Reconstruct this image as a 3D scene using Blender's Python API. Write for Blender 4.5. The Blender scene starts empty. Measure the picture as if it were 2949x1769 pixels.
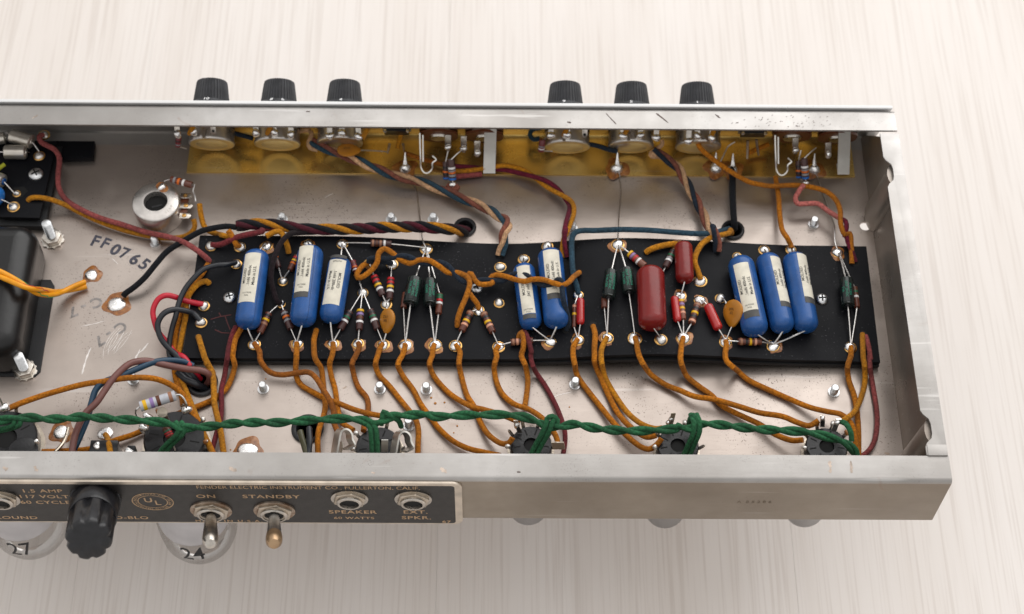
import bpy, bmesh, math, random
import numpy as np
from mathutils import Vector, Matrix
random.seed(7)
PI = math.pi
sc = bpy.context.scene
COL = sc.collection

# ---------------------------------------------------------------- camera
# all lengths below are in millimetres unless a name says otherwise; objects are written in metres
S = 0.001
CAM = Vector((-210.98, -339.90, 740.26))
RCAM = Matrix.Rotation(-0.02173485, 3, 'Z') @ Matrix.Rotation(0.55542618, 3, 'X') @ Matrix.Rotation(0.02456876, 3, 'Z')
FPX = 4871.33                      # focal length in pixels of the 2949 px wide photograph
cd = bpy.data.cameras.new('camera'); cam = bpy.data.objects.new('camera', cd); COL.objects.link(cam)
cd.sensor_width = 36.0; cd.lens = FPX / 2949 * 36.0
cd.clip_start = 0.02; cd.clip_end = 60
cd.dof.use_dof = True; cd.dof.aperture_fstop = 11.0; cd.dof.focus_distance = 0.815
cam.matrix_world = Matrix.Translation(CAM * S) @ RCAM.to_4x4()
sc.camera = cam

# ---------------------------------------------------------------- light
w = bpy.data.worlds.new('World'); sc.world = w; w.use_nodes = True
bg = w.node_tree.nodes['Background']; bg.inputs[0].default_value = (1.0, 0.985, 0.97, 1); bg.inputs[1].default_value = 0.62
def area(name, loc, target, sx, sy, power, col):
    l = bpy.data.lights.new(name, 'AREA'); l.shape = 'RECTANGLE'; l.size = sx; l.size_y = sy; l.energy = power; l.color = col
    o = bpy.data.objects.new(name, l); COL.objects.link(o)
    d = Vector(target) - Vector(loc)
    o.matrix_world = Matrix.Translation(loc) @ d.to_track_quat('-Z', 'Y').to_matrix().to_4x4()
    return o
area('window_light', (0.85, 2.0, 1.75), (-0.15, 0.1, 0.0), 3.2, 2.2, 40, (1.0, 0.985, 0.97))
area('top_fill_light', (-0.35, 0.25, 2.2), (-0.25, 0.1, 0.0), 2.4, 2.0, 7, (1.0, 0.97, 0.94))  # added fill from above; no ceiling lamp is known there
sc.view_settings.view_transform = 'Standard'; sc.view_settings.look = 'None'
sc.view_settings.exposure = 0.35; sc.view_settings.gamma = 1.0
try: sc.view_settings.use_curve_mapping = False
except Exception: pass

# ---------------------------------------------------------------- helpers
def ray(u, v): return RCAM @ Vector(((u - 1474.5) / FPX, -(v - 884.5) / FPX, -1.0))
def at(u, v, z):                       # the point at height z that was surveyed at picture position (u, v)
    d = ray(u, v); return CAM + d * ((z - CAM.z) / d.z)
def aty(u, v, y):                      # the same on an upright plane y
    d = ray(u, v); return CAM + d * ((y - CAM.y) / d.y)
def px(P):
    q = RCAM.transposed() @ (Vector(P) - CAM)
    return (1474.5 - FPX * q.x / q.z, 884.5 + FPX * q.y / q.z)

DF = 215.56      # depth of the chassis at the rim
HT = 43.0        # height of the rim over the pan
SL = 16.5        # how far the slanted front panel leans out at the pan
XL = -520.0      # the chassis goes on out of the picture to here

bflu, bfru, bnlu, bnru = at(575.6, 678.5, 12), at(2495, 709.7, 6), at(525, 1031, 6), at(2535, 1043, 6)
def lerp(a, b, t): return a + (b - a) * t
def pw(tab, s):
    if s <= tab[0][0]: return tab[0][1]
    for (a, za), (b, zb) in zip(tab, tab[1:]):
        if s <= b:
            t = (s - a) / (b - a); t = t * t * (3 - 2 * t); return za + (zb - za) * t
    return tab[-1][1]
ZF = [(0, 12), (.19, 12.3), (.455, 6.2), (.64, 12.3), (.92, 6.3), (1, 6)]
ZN = [(0, 6), (.21, 6.1), (.46, 6.6), (.685, 12.6), (.905, 7.4), (1, 6)]
def bst(x, y):
    t = .5
    for _ in range(3):
        xl, xr = lerp(bnlu.x, bflu.x, t), lerp(bnru.x, bfru.x, t)
        s = (x - xl) / (xr - xl)
        yn, yf = lerp(bnlu.y, bnru.y, s), lerp(bflu.y, bfru.y, s)
        t = (y - yn) / (yf - yn)
    return s, t
def bz(x, y):                          # height of the warped circuit board
    s, t = bst(x, y); s = min(1, max(0, s)); t = min(1, max(0, t))
    return lerp(pw(ZN, s), pw(ZF, s), t)
class View:
    def __init__(s, x0, y0, k): s.x0, s.y0, s.k = x0, y0, k
    def uv(s, x, y): return s.x0 + x * s.k, s.y0 + y * s.k
    def __call__(s, x, y, z=0.0): return at(*s.uv(x, y), z)
    def b(s, x, y, h=0.0):
        u, v = s.uv(x, y); z = 8.0
        for _ in range(12):
            p = at(u, v, z + h); z = .5 * z + .5 * bz(p.x, p.y)
        return at(u, v, z + h)
    def w(s, x, y, yy=-1.2): return aty(*s.uv(x, y), yy)
V1, V2, V3 = View(0, 200, .33698), View(0, 600, .33698), View(0, 1000, .43124)
V4, V5, V6, V7 = [View(x, 200, .33698) for x in (480, 1120, 1480, 2080)]
W1, W2, W3, W4, W5 = [View(x, 640, .2965) for x in (500, 950, 1400, 1800, 2200)]
W6, W7, W8 = View(500, 1000, .43127), View(1200, 1000, .43127), View(1950, 1000, .43125)
L1, L2, X1, X2 = View(0, 340, .2157), View(0, 1130, .28294), View(0, 1370, .28294), View(700, 1370, .28294)
L3 = View(880, 1130, .17785)

# ---- materials
def mat(name, col, rough=.5, metal=0.0, var=0.0, vscale=300, bump=0.0, bscale=1500, col2=None, spec=.5, rvar=0.0, coat=0.0, trans=0.0, ior=1.45, stretch=None, dirt=0):
    m = bpy.data.materials.new(name); m.use_nodes = True
    nt = m.node_tree; N = nt.nodes; Lk = nt.links; b = N['Principled BSDF']
    b.inputs['Base Color'].default_value = (*col, 1); b.inputs['Roughness'].default_value = rough; b.inputs['Metallic'].default_value = metal
    b.inputs['Specular IOR Level'].default_value = spec; b.inputs['Coat Weight'].default_value = coat
    b.inputs['Transmission Weight'].default_value = trans; b.inputs['IOR'].default_value = ior
    tc = N.new('ShaderNodeTexCoord'); co = tc.outputs['Object']
    if stretch:
        mp = N.new('ShaderNodeMapping'); mp.inputs['Scale'].default_value = stretch; Lk.new(co, mp.inputs[0]); co = mp.outputs[0]
    def noise(s, d=4):
        n = N.new('ShaderNodeTexNoise'); n.inputs['Scale'].default_value = s; n.inputs['Detail'].default_value = d; Lk.new(co, n.inputs['Vector']); return n
    if var or col2:
        n = noise(vscale); r = N.new('ShaderNodeValToRGB'); r.color_ramp.elements[0].position = .3; r.color_ramp.elements[1].position = .7
        c2 = col2 or tuple(min(1, c * (1 + var)) for c in col); c1 = col if col2 else tuple(c * (1 - var) for c in col)
        r.color_ramp.elements[0].color = (*c1, 1); r.color_ramp.elements[1].color = (*c2, 1)
        Lk.new(n.outputs['Fac'], r.inputs[0]); Lk.new(r.outputs[0], b.inputs['Base Color'])
        if dirt:
            n2 = noise(dirt, 5); r2 = N.new('ShaderNodeMapRange'); r2.inputs[1].default_value = .42; r2.inputs[2].default_value = .72; r2.inputs[4].default_value = .6
            x = N.new('ShaderNodeMix'); x.data_type = 'RGBA'; x.inputs[7].default_value = (*[c * .38 + .012 for c in col], 1)
            Lk.new(n2.outputs['Fac'], r2.inputs[0]); Lk.new(r2.outputs[0], x.inputs[0]); Lk.new(r.outputs[0], x.inputs[6]); Lk.new(x.outputs[2], b.inputs['Base Color'])
    if rvar:
        n = noise(vscale * .7); mr = N.new('ShaderNodeMapRange'); mr.inputs[3].default_value = max(0, rough - rvar); mr.inputs[4].default_value = rough + rvar
        Lk.new(n.outputs['Fac'], mr.inputs[0]); Lk.new(mr.outputs[0], b.inputs['Roughness'])
    if bump:
        n = noise(bscale, 3); bp = N.new('ShaderNodeBump'); bp.inputs['Strength'].default_value = bump; bp.inputs['Distance'].default_value = .0006
        Lk.new(n.outputs['Fac'], bp.inputs['Height']); Lk.new(bp.outputs[0], b.inputs['Normal'])
    return m
M = {}
def cloth(name, col):
    M[name] = mat('cloth_' + name, col, .92, 0, .42, 900, .8, 2600, spec=.15, dirt=75)
    b_ = M[name].node_tree.nodes['Principled BSDF']; b_.inputs['Sheen Weight'].default_value = .05; b_.inputs['Sheen Roughness'].default_value = .5
cloth('orange', (.43, .145, .010)); cloth('amber', (.47, .19, .012)); cloth('rust', (.30, .095, .012))
cloth('maroon', (.155, .026, .030)); cloth('wine', (.13, .012, .028)); cloth('plum', (.075, .011, .020)); cloth('rose', (.28, .068, .065)); cloth('pink', (.50, .15, .13))
cloth('black', (.010, .011, .014)); cloth('umber', (.016, .010, .012)); cloth('teal', (.028, .062, .090)); cloth('navy', (.018, .026, .040))
cloth('brown', (.22, .075, .05)); cloth('peach', (.60, .36, .20)); cloth('green', (.026, .120, .052))
for n, c in dict(red=(.48, .012, .03), blackp=(.015, .017, .022), bluep=(.012, .045, .085), brownp=(.16, .065, .055), yellow=(.75, .30, .005), olive=(.07, .065, .03)).items():
    M['p_' + n] = mat('plastic_' + n, c, .33, 0, .10, 200)
M['p_green'] = mat('stripe_green', (.05, .24, .05), .4); M['p_redstripe'] = mat('stripe_red', (.5, .03, .01), .4)
M['tin'] = mat('tinned_wire', (.62, .60, .58), .28, 1, .15, 900, .2, 3000)
M['solder'] = mat('solder', (.88, .87, .86), .26, 1, .12, 500, .35, 900, rvar=.12)
M['dullsolder'] = mat('solder_dull', (.74, .72, .69), .38, 1, .2, 500, .4, 900, rvar=.15)
M['brassring'] = mat('eyelet_brass', (.62, .36, .12), .3, 1, .35, 600, .2, 1200)
M['flux'] = mat('burnt_flux', (.16, .045, .008), .3, 0, 0, 350, .4, 800, col2=(.42, .17, .04), coat=.4)
M['zinc'] = mat('zinc_plate', (.66, .67, .68), .30, 1, .12, 600, .2, 1500)
M['nickel'] = mat('aged_nickel', (.55, .51, .46), .28, 1, .25, 250, .15, 900, rvar=.12)
M['tarnish'] = mat('tarnished_nickel', (.42, .36, .29), .32, 1, 0, 180, .2, 900, col2=(.62, .55, .46), rvar=.12)
M['rustring'] = mat('rusty_nickel', (.20, .10, .05), .5, .7, 0, 220, .3, 900, col2=(.55, .48, .40))
M['potmetal'] = mat('pot_cover', (.60, .57, .54), .30, .9, .15, 160, .1, 700, rvar=.1)
M['potback'] = mat('pot_back', (.60, .50, .34), .38, .9, .15, 140, .1, 700, rvar=.1)
M['spring'] = mat('spring_steel', (.72, .70, .65), .32, .9, .08, 200)
M['jackstrip'] = mat('jack_frame', (.66, .65, .61), .45, .5, .06, 150)
M['bakelite'] = mat('black_bakelite', (.012, .012, .014), .28, 0, .3, 300, .15, 900)
M['phenolic'] = mat('brown_phenolic', (.13, .038, .016), .4, 0, .3, 400, .2, 900)
M['fibre'] = mat('black_fibre_board', (.0075, .008, .011), .5, 0, .25, 60, .25, 2600, rvar=.1, spec=.16)
M['fibre_b'] = mat('black_fibre_backing', (.009, .0095, .011), .6, 0, .25, 60, .25, 2600)
M['hole'] = mat('dark_bore', (.004, .004, .004), .8)  # near-black that paints the shade inside holes, slots and bores
M['rubber'] = mat('black_rubber', (.014, .014, .016), .42, 0, .25, 300, .2, 900)
M['knob'] = mat('knob_phenolic', (.024, .025, .029), .42, 0, .35, 240, .2, 900, rvar=.1)
M['whiteink'] = mat('white_ink', (.75, .75, .76), .5)
M['blue'] = mat('blue_molded_plastic', (.013, .073, .245), .28, 0, .20, 130, .14, 260, rvar=.09)
M['bluedark'] = mat('blue_mold_seam', (.008, .045, .16), .35)
M['labelpaper'] = mat('cream_label', (.66, .62, .52), .6, 0, .12, 200, .1, 900)
M['labelband'] = mat('label_grey_band', (.06, .058, .055), .55, 0, .2, 300)
M['ink'] = mat('black_print', (.012, .012, .014), .6)
M['redcap'] = mat('red_dipped_cap', (.175, .011, .010), .26, 0, .14, 120, .12, 500, rvar=.08)
M['redgloss'] = mat('red_glossy_cap', (.38, .012, .012), .12, 0, .05, 200, coat=.5)
M['disc'] = mat('orange_ceramic', (.42, .165, .014), .3, 0, .12, 160, .1, 700)
M['elco'] = mat('black_sleeve', (.010, .015, .014), .16, 0, .2, 200)
M['greenink'] = mat('green_print', (.012, .18, .11), .5)
for n, c in dict(brown=(.11, .030, .016), dark=(.055, .020, .018), tan=(.19, .065, .038), maroon=(.16, .022, .026), grey=(.44, .45, .49)).items():
    M['r_' + n] = mat('resistor_' + n, c, .38, 0, .15, 400, coat=.2)
BC = dict(k=(.012, .012, .014), n=(.10, .03, .012), r=(.45, .012, .018), o=(.62, .13, .008), y=(.70, .40, .006), g=(.010, .11, .05), b=(.015, .12, .42), v=(.25, .16, .36), a=(.22, .22, .23), w=(.72, .71, .70), p=(.62, .30, .19), t=(.30, .14, .08))
for n, c in BC.items(): M['band_' + n] = mat('band_' + n, c, .4)

# sheet steel with stains, specks and scratches
def steel(name, base, dark, rough, metal, speck=.5, rust=.5, scr=.35, spc=(.05, .035, .03), spec=.5, thr=.665):
    m = bpy.data.materials.new(name); m.use_nodes = True; nt = m.node_tree; N = nt.nodes; Lk = nt.links; b = N['Principled BSDF']
    tc = N.new('ShaderNodeTexCoord'); co = tc.outputs['Object']
    def noise(s, d=5, st=None, dist=0):
        c = co
        if st:
            mp = N.new('ShaderNodeMapping'); mp.inputs['Scale'].default_value = st; Lk.new(c, mp.inputs[0]); c = mp.outputs[0]
        n = N.new('ShaderNodeTexNoise'); n.inputs['Scale'].default_value = s; n.inputs['Detail'].default_value = d; n.inputs['Distortion'].default_value = dist; Lk.new(c, n.inputs['Vector']); return n.outputs['Fac']
    def ramp(f, a, c, lo=0.0, hi=1.0):
        r = N.new('ShaderNodeMapRange'); r.inputs[1].default_value = a; r.inputs[2].default_value = c; r.inputs[3].default_value = lo; r.inputs[4].default_value = hi; Lk.new(f, r.inputs[0]); return r.outputs[0]
    def mix(f, a, c):
        x = N.new('ShaderNodeMix'); x.data_type = 'RGBA'
        if hasattr(f, 'is_linked'): Lk.new(f, x.inputs[0])
        else: x.inputs[0].default_value = f
        for v, i in ((a, 6), (c, 7)):
            if hasattr(v, 'is_linked'): Lk.new(v, x.inputs[i])
            else: x.inputs[i].default_value = (*v, 1)
        return x.outputs[2]
    c = mix(ramp(noise(14, 6), .32, .7), base, dark)
    c = mix(ramp(noise(120, 4), .35, .75, 0, .35), c, dark)
    mk = ramp(noise(22, 3), .45, .65, 0, speck); sp_ = ramp(noise(1300, 1), thr, thr + .03)
    mm = N.new('ShaderNodeMath'); mm.operation = 'MULTIPLY'; Lk.new(mk, mm.inputs[0]); Lk.new(sp_, mm.inputs[1])
    c = mix(mm.outputs[0], c, spc)
    c = mix(ramp(noise(60, 5, None, 1.5), .68, .78, 0, rust * .6), c, (.22, .12, .07))
    c = mix(ramp(noise(260, 2, (.06, 1, 1)), .66, .72, 0, scr), c, (.80, .78, .76))
    Lk.new(c, b.inputs['Base Color']); b.inputs['Metallic'].default_value = metal; b.inputs['Specular IOR Level'].default_value = spec
    Lk.new(ramp(noise(40, 5), .3, .7, rough - .09, rough + .10), b.inputs['Roughness'])
    bp = N.new('ShaderNodeBump'); bp.inputs['Strength'].default_value = .12; bp.inputs['Distance'].default_value = .0004
    Lk.new(noise(500, 3, (.15, 1, 1)), bp.inputs['Height']); Lk.new(bp.outputs[0], b.inputs['Normal'])
    return m
M['pan'] = steel('pan_steel', (.52, .455, .41), (.38, .325, .29), .37, .88, .8, .45, .16)
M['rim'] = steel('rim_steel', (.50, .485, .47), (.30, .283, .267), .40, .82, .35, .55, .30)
M['wallmetal'] = steel('wall_steel', (.37, .315, .255), (.22, .18, .14), .42, .6, .3, .6, .10)  # aged brown, darkened further to paint in the upright face's shade
M['endwall'] = steel('end_wall_steel', (.38, .345, .31), (.25, .21, .18), .34, .7, .3, .5, .08)
M['fibre'] = steel('black_fibre_board', (.0035, .0038, .0055), (.0050, .0053, .0072), .5, 0, .35, 0, 0, (.30, .30, .32), .13, .72)
M['chrome'] = steel('faceplate_aluminium', (.86, .86, .86), (.80, .80, .80), .35, .15, .15, .05, .2)
M['brass'] = steel('brass_sheet', (.80, .57, .19), (.56, .37, .11), .27, .86, .25, .35, .08)
M['panelink'] = mat('panel_black', (.020, .018, .017), .45, 0, .3, 300, .15, 1500)
M['gold'] = mat('panel_gold', (.50, .34, .20), .45, .5, .2, 300, .1, 900)
M['inkfaint'] = mat('faded_stamp', (.24, .22, .21), .6, 0, .45, 400)
M['stamp'] = mat('stamp_ink', (.055, .055, .075), .6, 0, .5, 500)

# ---- mesh building: a shape is (verts in mm, faces)
def tube(pts, r, n=9, cap=True):
    P = [Vector(p) for p in pts]; k = len(P)
    R = r if isinstance(r, (list, tuple)) else [r] * k
    V, F = [], []; up = None
    for i in range(k):
        t = (P[min(i + 1, k - 1)] - P[max(i - 1, 0)]).normalized()
        if up is None:
            up = t.cross(Vector((0, 0, 1)) if abs(t.z) < .9 else Vector((1, 0, 0))).normalized()
        up = (up - t * up.dot(t)).normalized(); s = t.cross(up)
        for j in range(n):
            a = 2 * PI * j / n; V.append(P[i] + (up * math.cos(a) + s * math.sin(a)) * R[i])
    for i in range(k - 1):
        for j in range(n):
            F.append((i * n + j, i * n + (j + 1) % n, (i + 1) * n + (j + 1) % n, (i + 1) * n + j))
    if cap: F.append(tuple(reversed(range(n)))); F.append(tuple(range((k - 1) * n, k * n)))
    return V, F
def spline(pts, step=1.6):
    P = [Vector(p) for p in pts]
    if len(P) < 3:
        n = max(2, int((P[1] - P[0]).length / step)); return [P[0].lerp(P[1], i / n) for i in range(n + 1)]
    Q = [P[0] * 2 - P[1]] + P + [P[-1] * 2 - P[-2]]; out = []
    for i in range(1, len(Q) - 2):
        a, b, c, d = Q[i - 1:i + 3]; n = max(2, int((c - b).length / step))
        for j in range(n):
            t = j / n; out.append(.5 * ((2 * b) + (c - a) * t + (2 * a - 5 * b + 4 * c - d) * t * t + (3 * b - 3 * c + d - a) * t ** 3))
    return out + [P[-1]]
def frame(d, ref=None):
    d = Vector(d).normalized(); ref = Vector(ref) if ref is not None else (Vector((0, 0, 1)) if abs(d.z) < .9 else Vector((0, 1, 0)))
    u = (ref - d * ref.dot(d)).normalized(); return d, u, d.cross(u)
def lathe(prof, A, d, n=24, ref=None, a0=0, a1=None, rad=None):
    d, u, s = frame(d, ref); A = Vector(A); V, F = [], []
    full = a1 is None; m = n if full else n + 1
    for x, r in prof:
        for j in range(m):
            a = 2 * PI * j / n if full else a0 + (a1 - a0) * j / n
            rr = r * (rad(a) if rad else 1)
            V.append(A + d * x + (u * math.cos(a) + s * math.sin(a)) * rr)
    for i in range(len(prof) - 1):
        for j in range(n):
            j2 = (j + 1) % m
            F.append((i * m + j, i * m + j2, (i + 1) * m + j2, (i + 1) * m + j))
    if full:
        if prof[0][1] > 1e-6: F.append(tuple(reversed(range(m))))
        if prof[-1][1] > 1e-6: F.append(tuple(range((len(prof) - 1) * m, len(prof) * m)))
    return V, F
def prism(poly, A, ex, ey, ez, h):       # a 2D outline set up on axes ex, ey and pushed along ez
    A, ex, ey, ez = map(Vector, (A, ex, ey, ez)); k = len(poly)
    V = [A + ex * x + ey * y for x, y in poly] + [A + ex * x + ey * y + ez * h for x, y in poly]
    F = [(i, (i + 1) % k, k + (i + 1) % k, k + i) for i in range(k)]
    F += [tuple(reversed(range(k))), tuple(range(k, 2 * k))]
    return V, F
def box(A, B):
    (x0, y0, z0), (x1, y1, z1) = A, B
    return prism([(x0, y0), (x1, y0), (x1, y1), (x0, y1)], (0, 0, z0), (1, 0, 0), (0, 1, 0), (0, 0, 1), z1 - z0)
def joinm(*ms):
    V, F = [], []
    for v, f in ms:
        o = len(V); V += list(v); F += [tuple(i + o for i in q) for q in f]
    return V, F
def sheet(path, t, ext):                  # a bent sheet: 2D path (list of 3D points), thickness along given normals, swept by ext vector(s)
    pass
def dome(P, r, h, n=12, d=(0, 0, 1), wob=.12, rnd=random):
    ph = [rnd.uniform(0, 6.28) for _ in range(3)]
    rad = lambda a: 1 + wob * (math.sin(2 * a + ph[0]) * .6 + math.sin(3 * a + ph[1]) * .4)
    prof = [(-.35, r * .98)] + [(h * math.sin(t * PI / 2), r * math.cos(t * PI / 2)) for t in (0.0, .25, .5, .72, .88)] + [(h, r * .02)]
    return lathe(prof, P, d, n, None, 0, None, rad)

def obj(name, vf, m, parent=None, smooth=True, sharp=40, bevel=0.0, fix=True):
    V, F = vf
    if parent is not None: o0 = ORG[parent]
    else:
        xs = [v[0] for v in V]; ys = [v[1] for v in V]; zs = [v[2] for v in V]
        o0 = Vector(((min(xs) + max(xs)) / 2, (min(ys) + max(ys)) / 2, min(zs)))
    me = bpy.data.meshes.new(name); me.from_pydata([tuple((Vector(v) - o0) * S) for v in V], [], F)
    if fix or bevel:
        bm = bmesh.new(); bm.from_mesh(me)
        if bevel: bmesh.ops.bevel(bm, geom=[e for e in bm.edges if e.calc_face_angle(0) > .5], offset=bevel * S, segments=2, affect='EDGES', profile=.6)
        bmesh.ops.recalc_face_normals(bm, faces=bm.faces); bm.to_mesh(me); bm.free()
    me.materials.append(M[m] if isinstance(m, str) else m)
    if smooth:
        for p in me.polygons: p.use_smooth = True
        me.set_sharp_from_angle(angle=math.radians(sharp))
    o = bpy.data.objects.new(name, me); COL.objects.link(o)
    if parent is not None:
        o.parent = parent
    else: o.location = o0 * S
    ORG[o] = o0
    return o
ORG = {}
def tag(o, label, cat, group=None):
    o['label'] = label; o['category'] = cat
    if group: o['group'] = group
    return o
def thing(name, label, cat, loc, group=None):
    o = bpy.data.objects.new(name, None); COL.objects.link(o); o.empty_display_size = .004
    o.location = Vector(loc) * S; ORG[o] = Vector(loc); return tag(o, label, cat, group)
def structure(o): o['kind'] = 'structure'; return o

def text_mesh(s, size, align='CENTER', spacing=1.0, bold=0.0):
    c = bpy.data.curves.new('lettering', 'FONT'); c.body = s; c.size = size; c.align_x = align; c.align_y = 'CENTER'; c.space_character = spacing
    c.resolution_u = 3; c.offset = bold * size
    o = bpy.data.objects.new('lettering_tmp', c); COL.objects.link(o)
    me = bpy.data.meshes.new_from_object(o)
    V = [tuple(v.co) for v in me.vertices]; F = [tuple(p.vertices) for p in me.polygons]
    bpy.data.objects.remove(o); bpy.data.curves.remove(c); bpy.data.meshes.remove(me)
    return V, F
def text_on(s, size, P, ex, ey, m, parent, name='lettering', lift=.08, **k):
    V, F = text_mesh(s, size, **k); ex, ey = Vector(ex).normalized(), Vector(ey).normalized(); n = ex.cross(ey).normalized(); P = Vector(P) + n * lift
    return obj(name, ([P + ex * x + ey * y for x, y, z in V], F), m, parent, False, fix=False)
# ================================================================ the floor
def wood():
    m = bpy.data.materials.new('white_oak_laminate'); m.use_nodes = True; nt = m.node_tree; N = nt.nodes; Lk = nt.links; b = N['Principled BSDF']
    tc = N.new('ShaderNodeTexCoord'); oi = N.new('ShaderNodeObjectInfo')
    ad = N.new('ShaderNodeVectorMath'); ad.operation = 'ADD'; sv = N.new('ShaderNodeVectorMath'); sv.operation = 'SCALE'; sv.inputs[0].default_value = (3.1, 7.7, 0)
    Lk.new(oi.outputs['Random'], sv.inputs['Scale']); Lk.new(tc.outputs['Object'], ad.inputs[0]); Lk.new(sv.outputs[0], ad.inputs[1])
    def noise(sx, sy, d, dist=0):
        mp = N.new('ShaderNodeMapping'); mp.inputs['Scale'].default_value = (sx, sy, 1); Lk.new(ad.outputs[0], mp.inputs[0])
        n = N.new('ShaderNodeTexNoise'); n.inputs['Scale'].default_value = 1; n.inputs['Detail'].default_value = d; n.inputs['Distortion'].default_value = dist; Lk.new(mp.outputs[0], n.inputs['Vector']); return n.outputs['Fac']
    def ramp(f, stops):
        r = N.new('ShaderNodeValToRGB'); e = r.color_ramp.elements
        e[0].position, e[0].color = stops[0][0], (*stops[0][1], 1); e[1].position, e[1].color = stops[-1][0], (*stops[-1][1], 1)
        for p, c in stops[1:-1]: q = e.new(p); q.color = (*c, 1)
        Lk.new(f, r.inputs[0]); return r.outputs[0]
    def mul(a, c, f):
        x = N.new('ShaderNodeMix'); x.data_type = 'RGBA'; x.blend_type = 'MULTIPLY'; x.inputs[0].default_value = f; Lk.new(a, x.inputs[6]); Lk.new(c, x.inputs[7]); return x.outputs[2]
    base = ramp(noise(16, 1.4, 4, .6), [(.3, (.715, .66, .615)), (.5, (.745, .695, .655)), (.7, (.77, .725, .69))])
    g = ramp(noise(560, 9, 3, .2), [(.34, (.66, .61, .57)), (.50, (1, 1, 1)), (.72, (1, 1, 1))])
    g2 = ramp(noise(150, 3.5, 4, 1.0), [(.36, (.80, .76, .72)), (.55, (1, 1, 1))])
    c = mul(mul(base, g, .30), g2, .10)
    Lk.new(c, b.inputs['Base Color']); b.inputs['Roughness'].default_value = .5; b.inputs['Specular IOR Level'].default_value = .3
    bp = N.new('ShaderNodeBump'); bp.inputs['Strength'].default_value = .15; bp.inputs['Distance'].default_value = .0005; Lk.new(noise(420, 7, 3), bp.inputs['Height']); Lk.new(bp.outputs[0], b.inputs['Normal'])
    return m
M['wood'] = wood()
ZFLOOR = -112.0
fb = obj('floor', box((-1400, -1200, ZFLOOR - 12), (1400, 2200, ZFLOOR - 6)), 'wood', None, False); structure(fb)
p0 = at(441, 119, ZFLOOR)            # one of the plank seams
for i in range(-5, 8):
    x0 = p0.x + i * 194.0
    for k, (ya, yb) in enumerate(((-1200, 500 + (i % 3) * 310), (500 + (i % 3) * 310, 2200))):
        o = obj('plank', prism([(0.03, 0.05), (193.97, 0.05), (193.97, yb - ya - .05), (0.03, yb - ya - .05)], (x0, ya, ZFLOOR - 6), (1, 0, 0), (0, 1, 0), (0, 0, 1), 6), 'wood', fb, False, bevel=.1)

# ================================================================ the chassis
ch = thing('amplifier_chassis', 'open plated steel chassis pan with bent rim holding all the wiring', 'chassis', (-200, 100, -1.2))
T = 1.2
def arc(c, r, a0, a1, n=6): return [(c[0] + r * math.cos(a0 + (a1 - a0) * i / n), c[1] + r * math.sin(a0 + (a1 - a0) * i / n)) for i in range(n + 1)]
def offset(path, t):
    out = []
    for i, p in enumerate(path):
        a = Vector(path[max(i - 1, 0)]); c = Vector(path[min(i + 1, len(path) - 1)]); d = (c - a).normalized(); out.append((p[0] - d.y * t, p[1] + d.x * t))
    return out
def bent(path, t, f0, f1):            # f0/f1 turn an outline point into its 3D place at either end of the sweep
    outl = list(path) + list(reversed(offset(path, t))); k = len(outl); q = len(path)
    V = [f0(p) for p in outl] + [f1(p) for p in outl]
    F = [(i, (i + 1) % k, k + (i + 1) % k, k + i) for i in range(k)]
    for i in range(q - 1):
        a, b_, c, d = i, i + 1, k - 2 - i, k - 1 - i; F.append((a, b_, c, d)); F.append((k + a, k + d, k + c, k + b_))
    return V, F
FLN = 13.26
# near wall (outer skin of the path; thickness goes inwards)
nw = [(9, -T), (3.2, -T)] + arc((3.2, 3.2 - T), 3.2, -PI / 2, -PI, 5) + arc((2.2, HT - 2.2), 2.2, PI, PI / 2, 6) + [(FLN, HT)]
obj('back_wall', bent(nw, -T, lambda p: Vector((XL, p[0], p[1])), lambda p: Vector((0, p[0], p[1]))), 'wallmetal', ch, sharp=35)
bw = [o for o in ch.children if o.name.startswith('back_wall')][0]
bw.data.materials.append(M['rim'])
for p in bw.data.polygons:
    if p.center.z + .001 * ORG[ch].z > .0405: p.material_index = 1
# same sheet as the rim; the upright face has its shade painted in darker
tl = math.atan2(SL, HT)
def fy(z): return DF + SL * (1 - z / HT)
fw = [(DF + SL - 10, -T), (DF + SL - 4, -T)] + [(DF + SL - 1.6, -T + .6), (fy(2.0), 2.0)] + [(fy(HT - 2.6), HT - 2.6), (DF - .2, HT - .8), (DF - 2.0, HT)] + [(DF - FLN, HT)]
obj('front_wall', bent(fw, T, lambda p: Vector((XL, p[0], p[1])), lambda p: Vector((-.8, p[0], p[1]))), 'rim', ch, sharp=35)
# faceplate outside the slanted wall
n_out = Vector((0, math.cos(tl), math.sin(tl))); up_w = Vector((0, -math.sin(tl), math.cos(tl)))
# end wall
ew = [(-9.0, -T), (-8.5, -T), (-7.8, -T + .5), (-7.3, 1.0), (-6.4, 4), (-1.0, HT - 3), (-.3, HT - 1.0), (-1.2, HT - .15), (-2.6, HT - .15)]
def yfar(z): return fy(z) - T - .3
obj('end_wall', bent(ew, T, lambda p: Vector((p[0], T + .2 if p[1] < HT - 4 else FLN + .4, p[1])), lambda p: Vector((p[0], yfar(max(p[1], 0)) if p[1] < HT - 4 else DF - FLN - 2.5, p[1]))), 'endwall', ch, sharp=35)
RIBY = [V7(1436, 880, HT).y, W8(1690, 545, HT).y]
er = [(-.3, FLN + .3), (-.3, DF - FLN - 2.2), (-10.2, DF - FLN - 2.2)]
for y0 in RIBY: er += [(-10.2, y0 + 9.5), (-9.2, y0 + 7.5), (-6.8, y0 + 5), (-6.2, y0 + 2.5), (-6.2, y0 - 2.5), (-6.8, y0 - 5), (-9.2, y0 - 7.5), (-10.2, y0 - 9.5)]
er += [(-10.2, FLN + .3)]
obj('end_rim', prism(er, (0, 0, HT - .75), (1, 0, 0), (0, 1, 0), (0, 0, 1), 1.1), 'rim', ch, bevel=.15)
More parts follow.
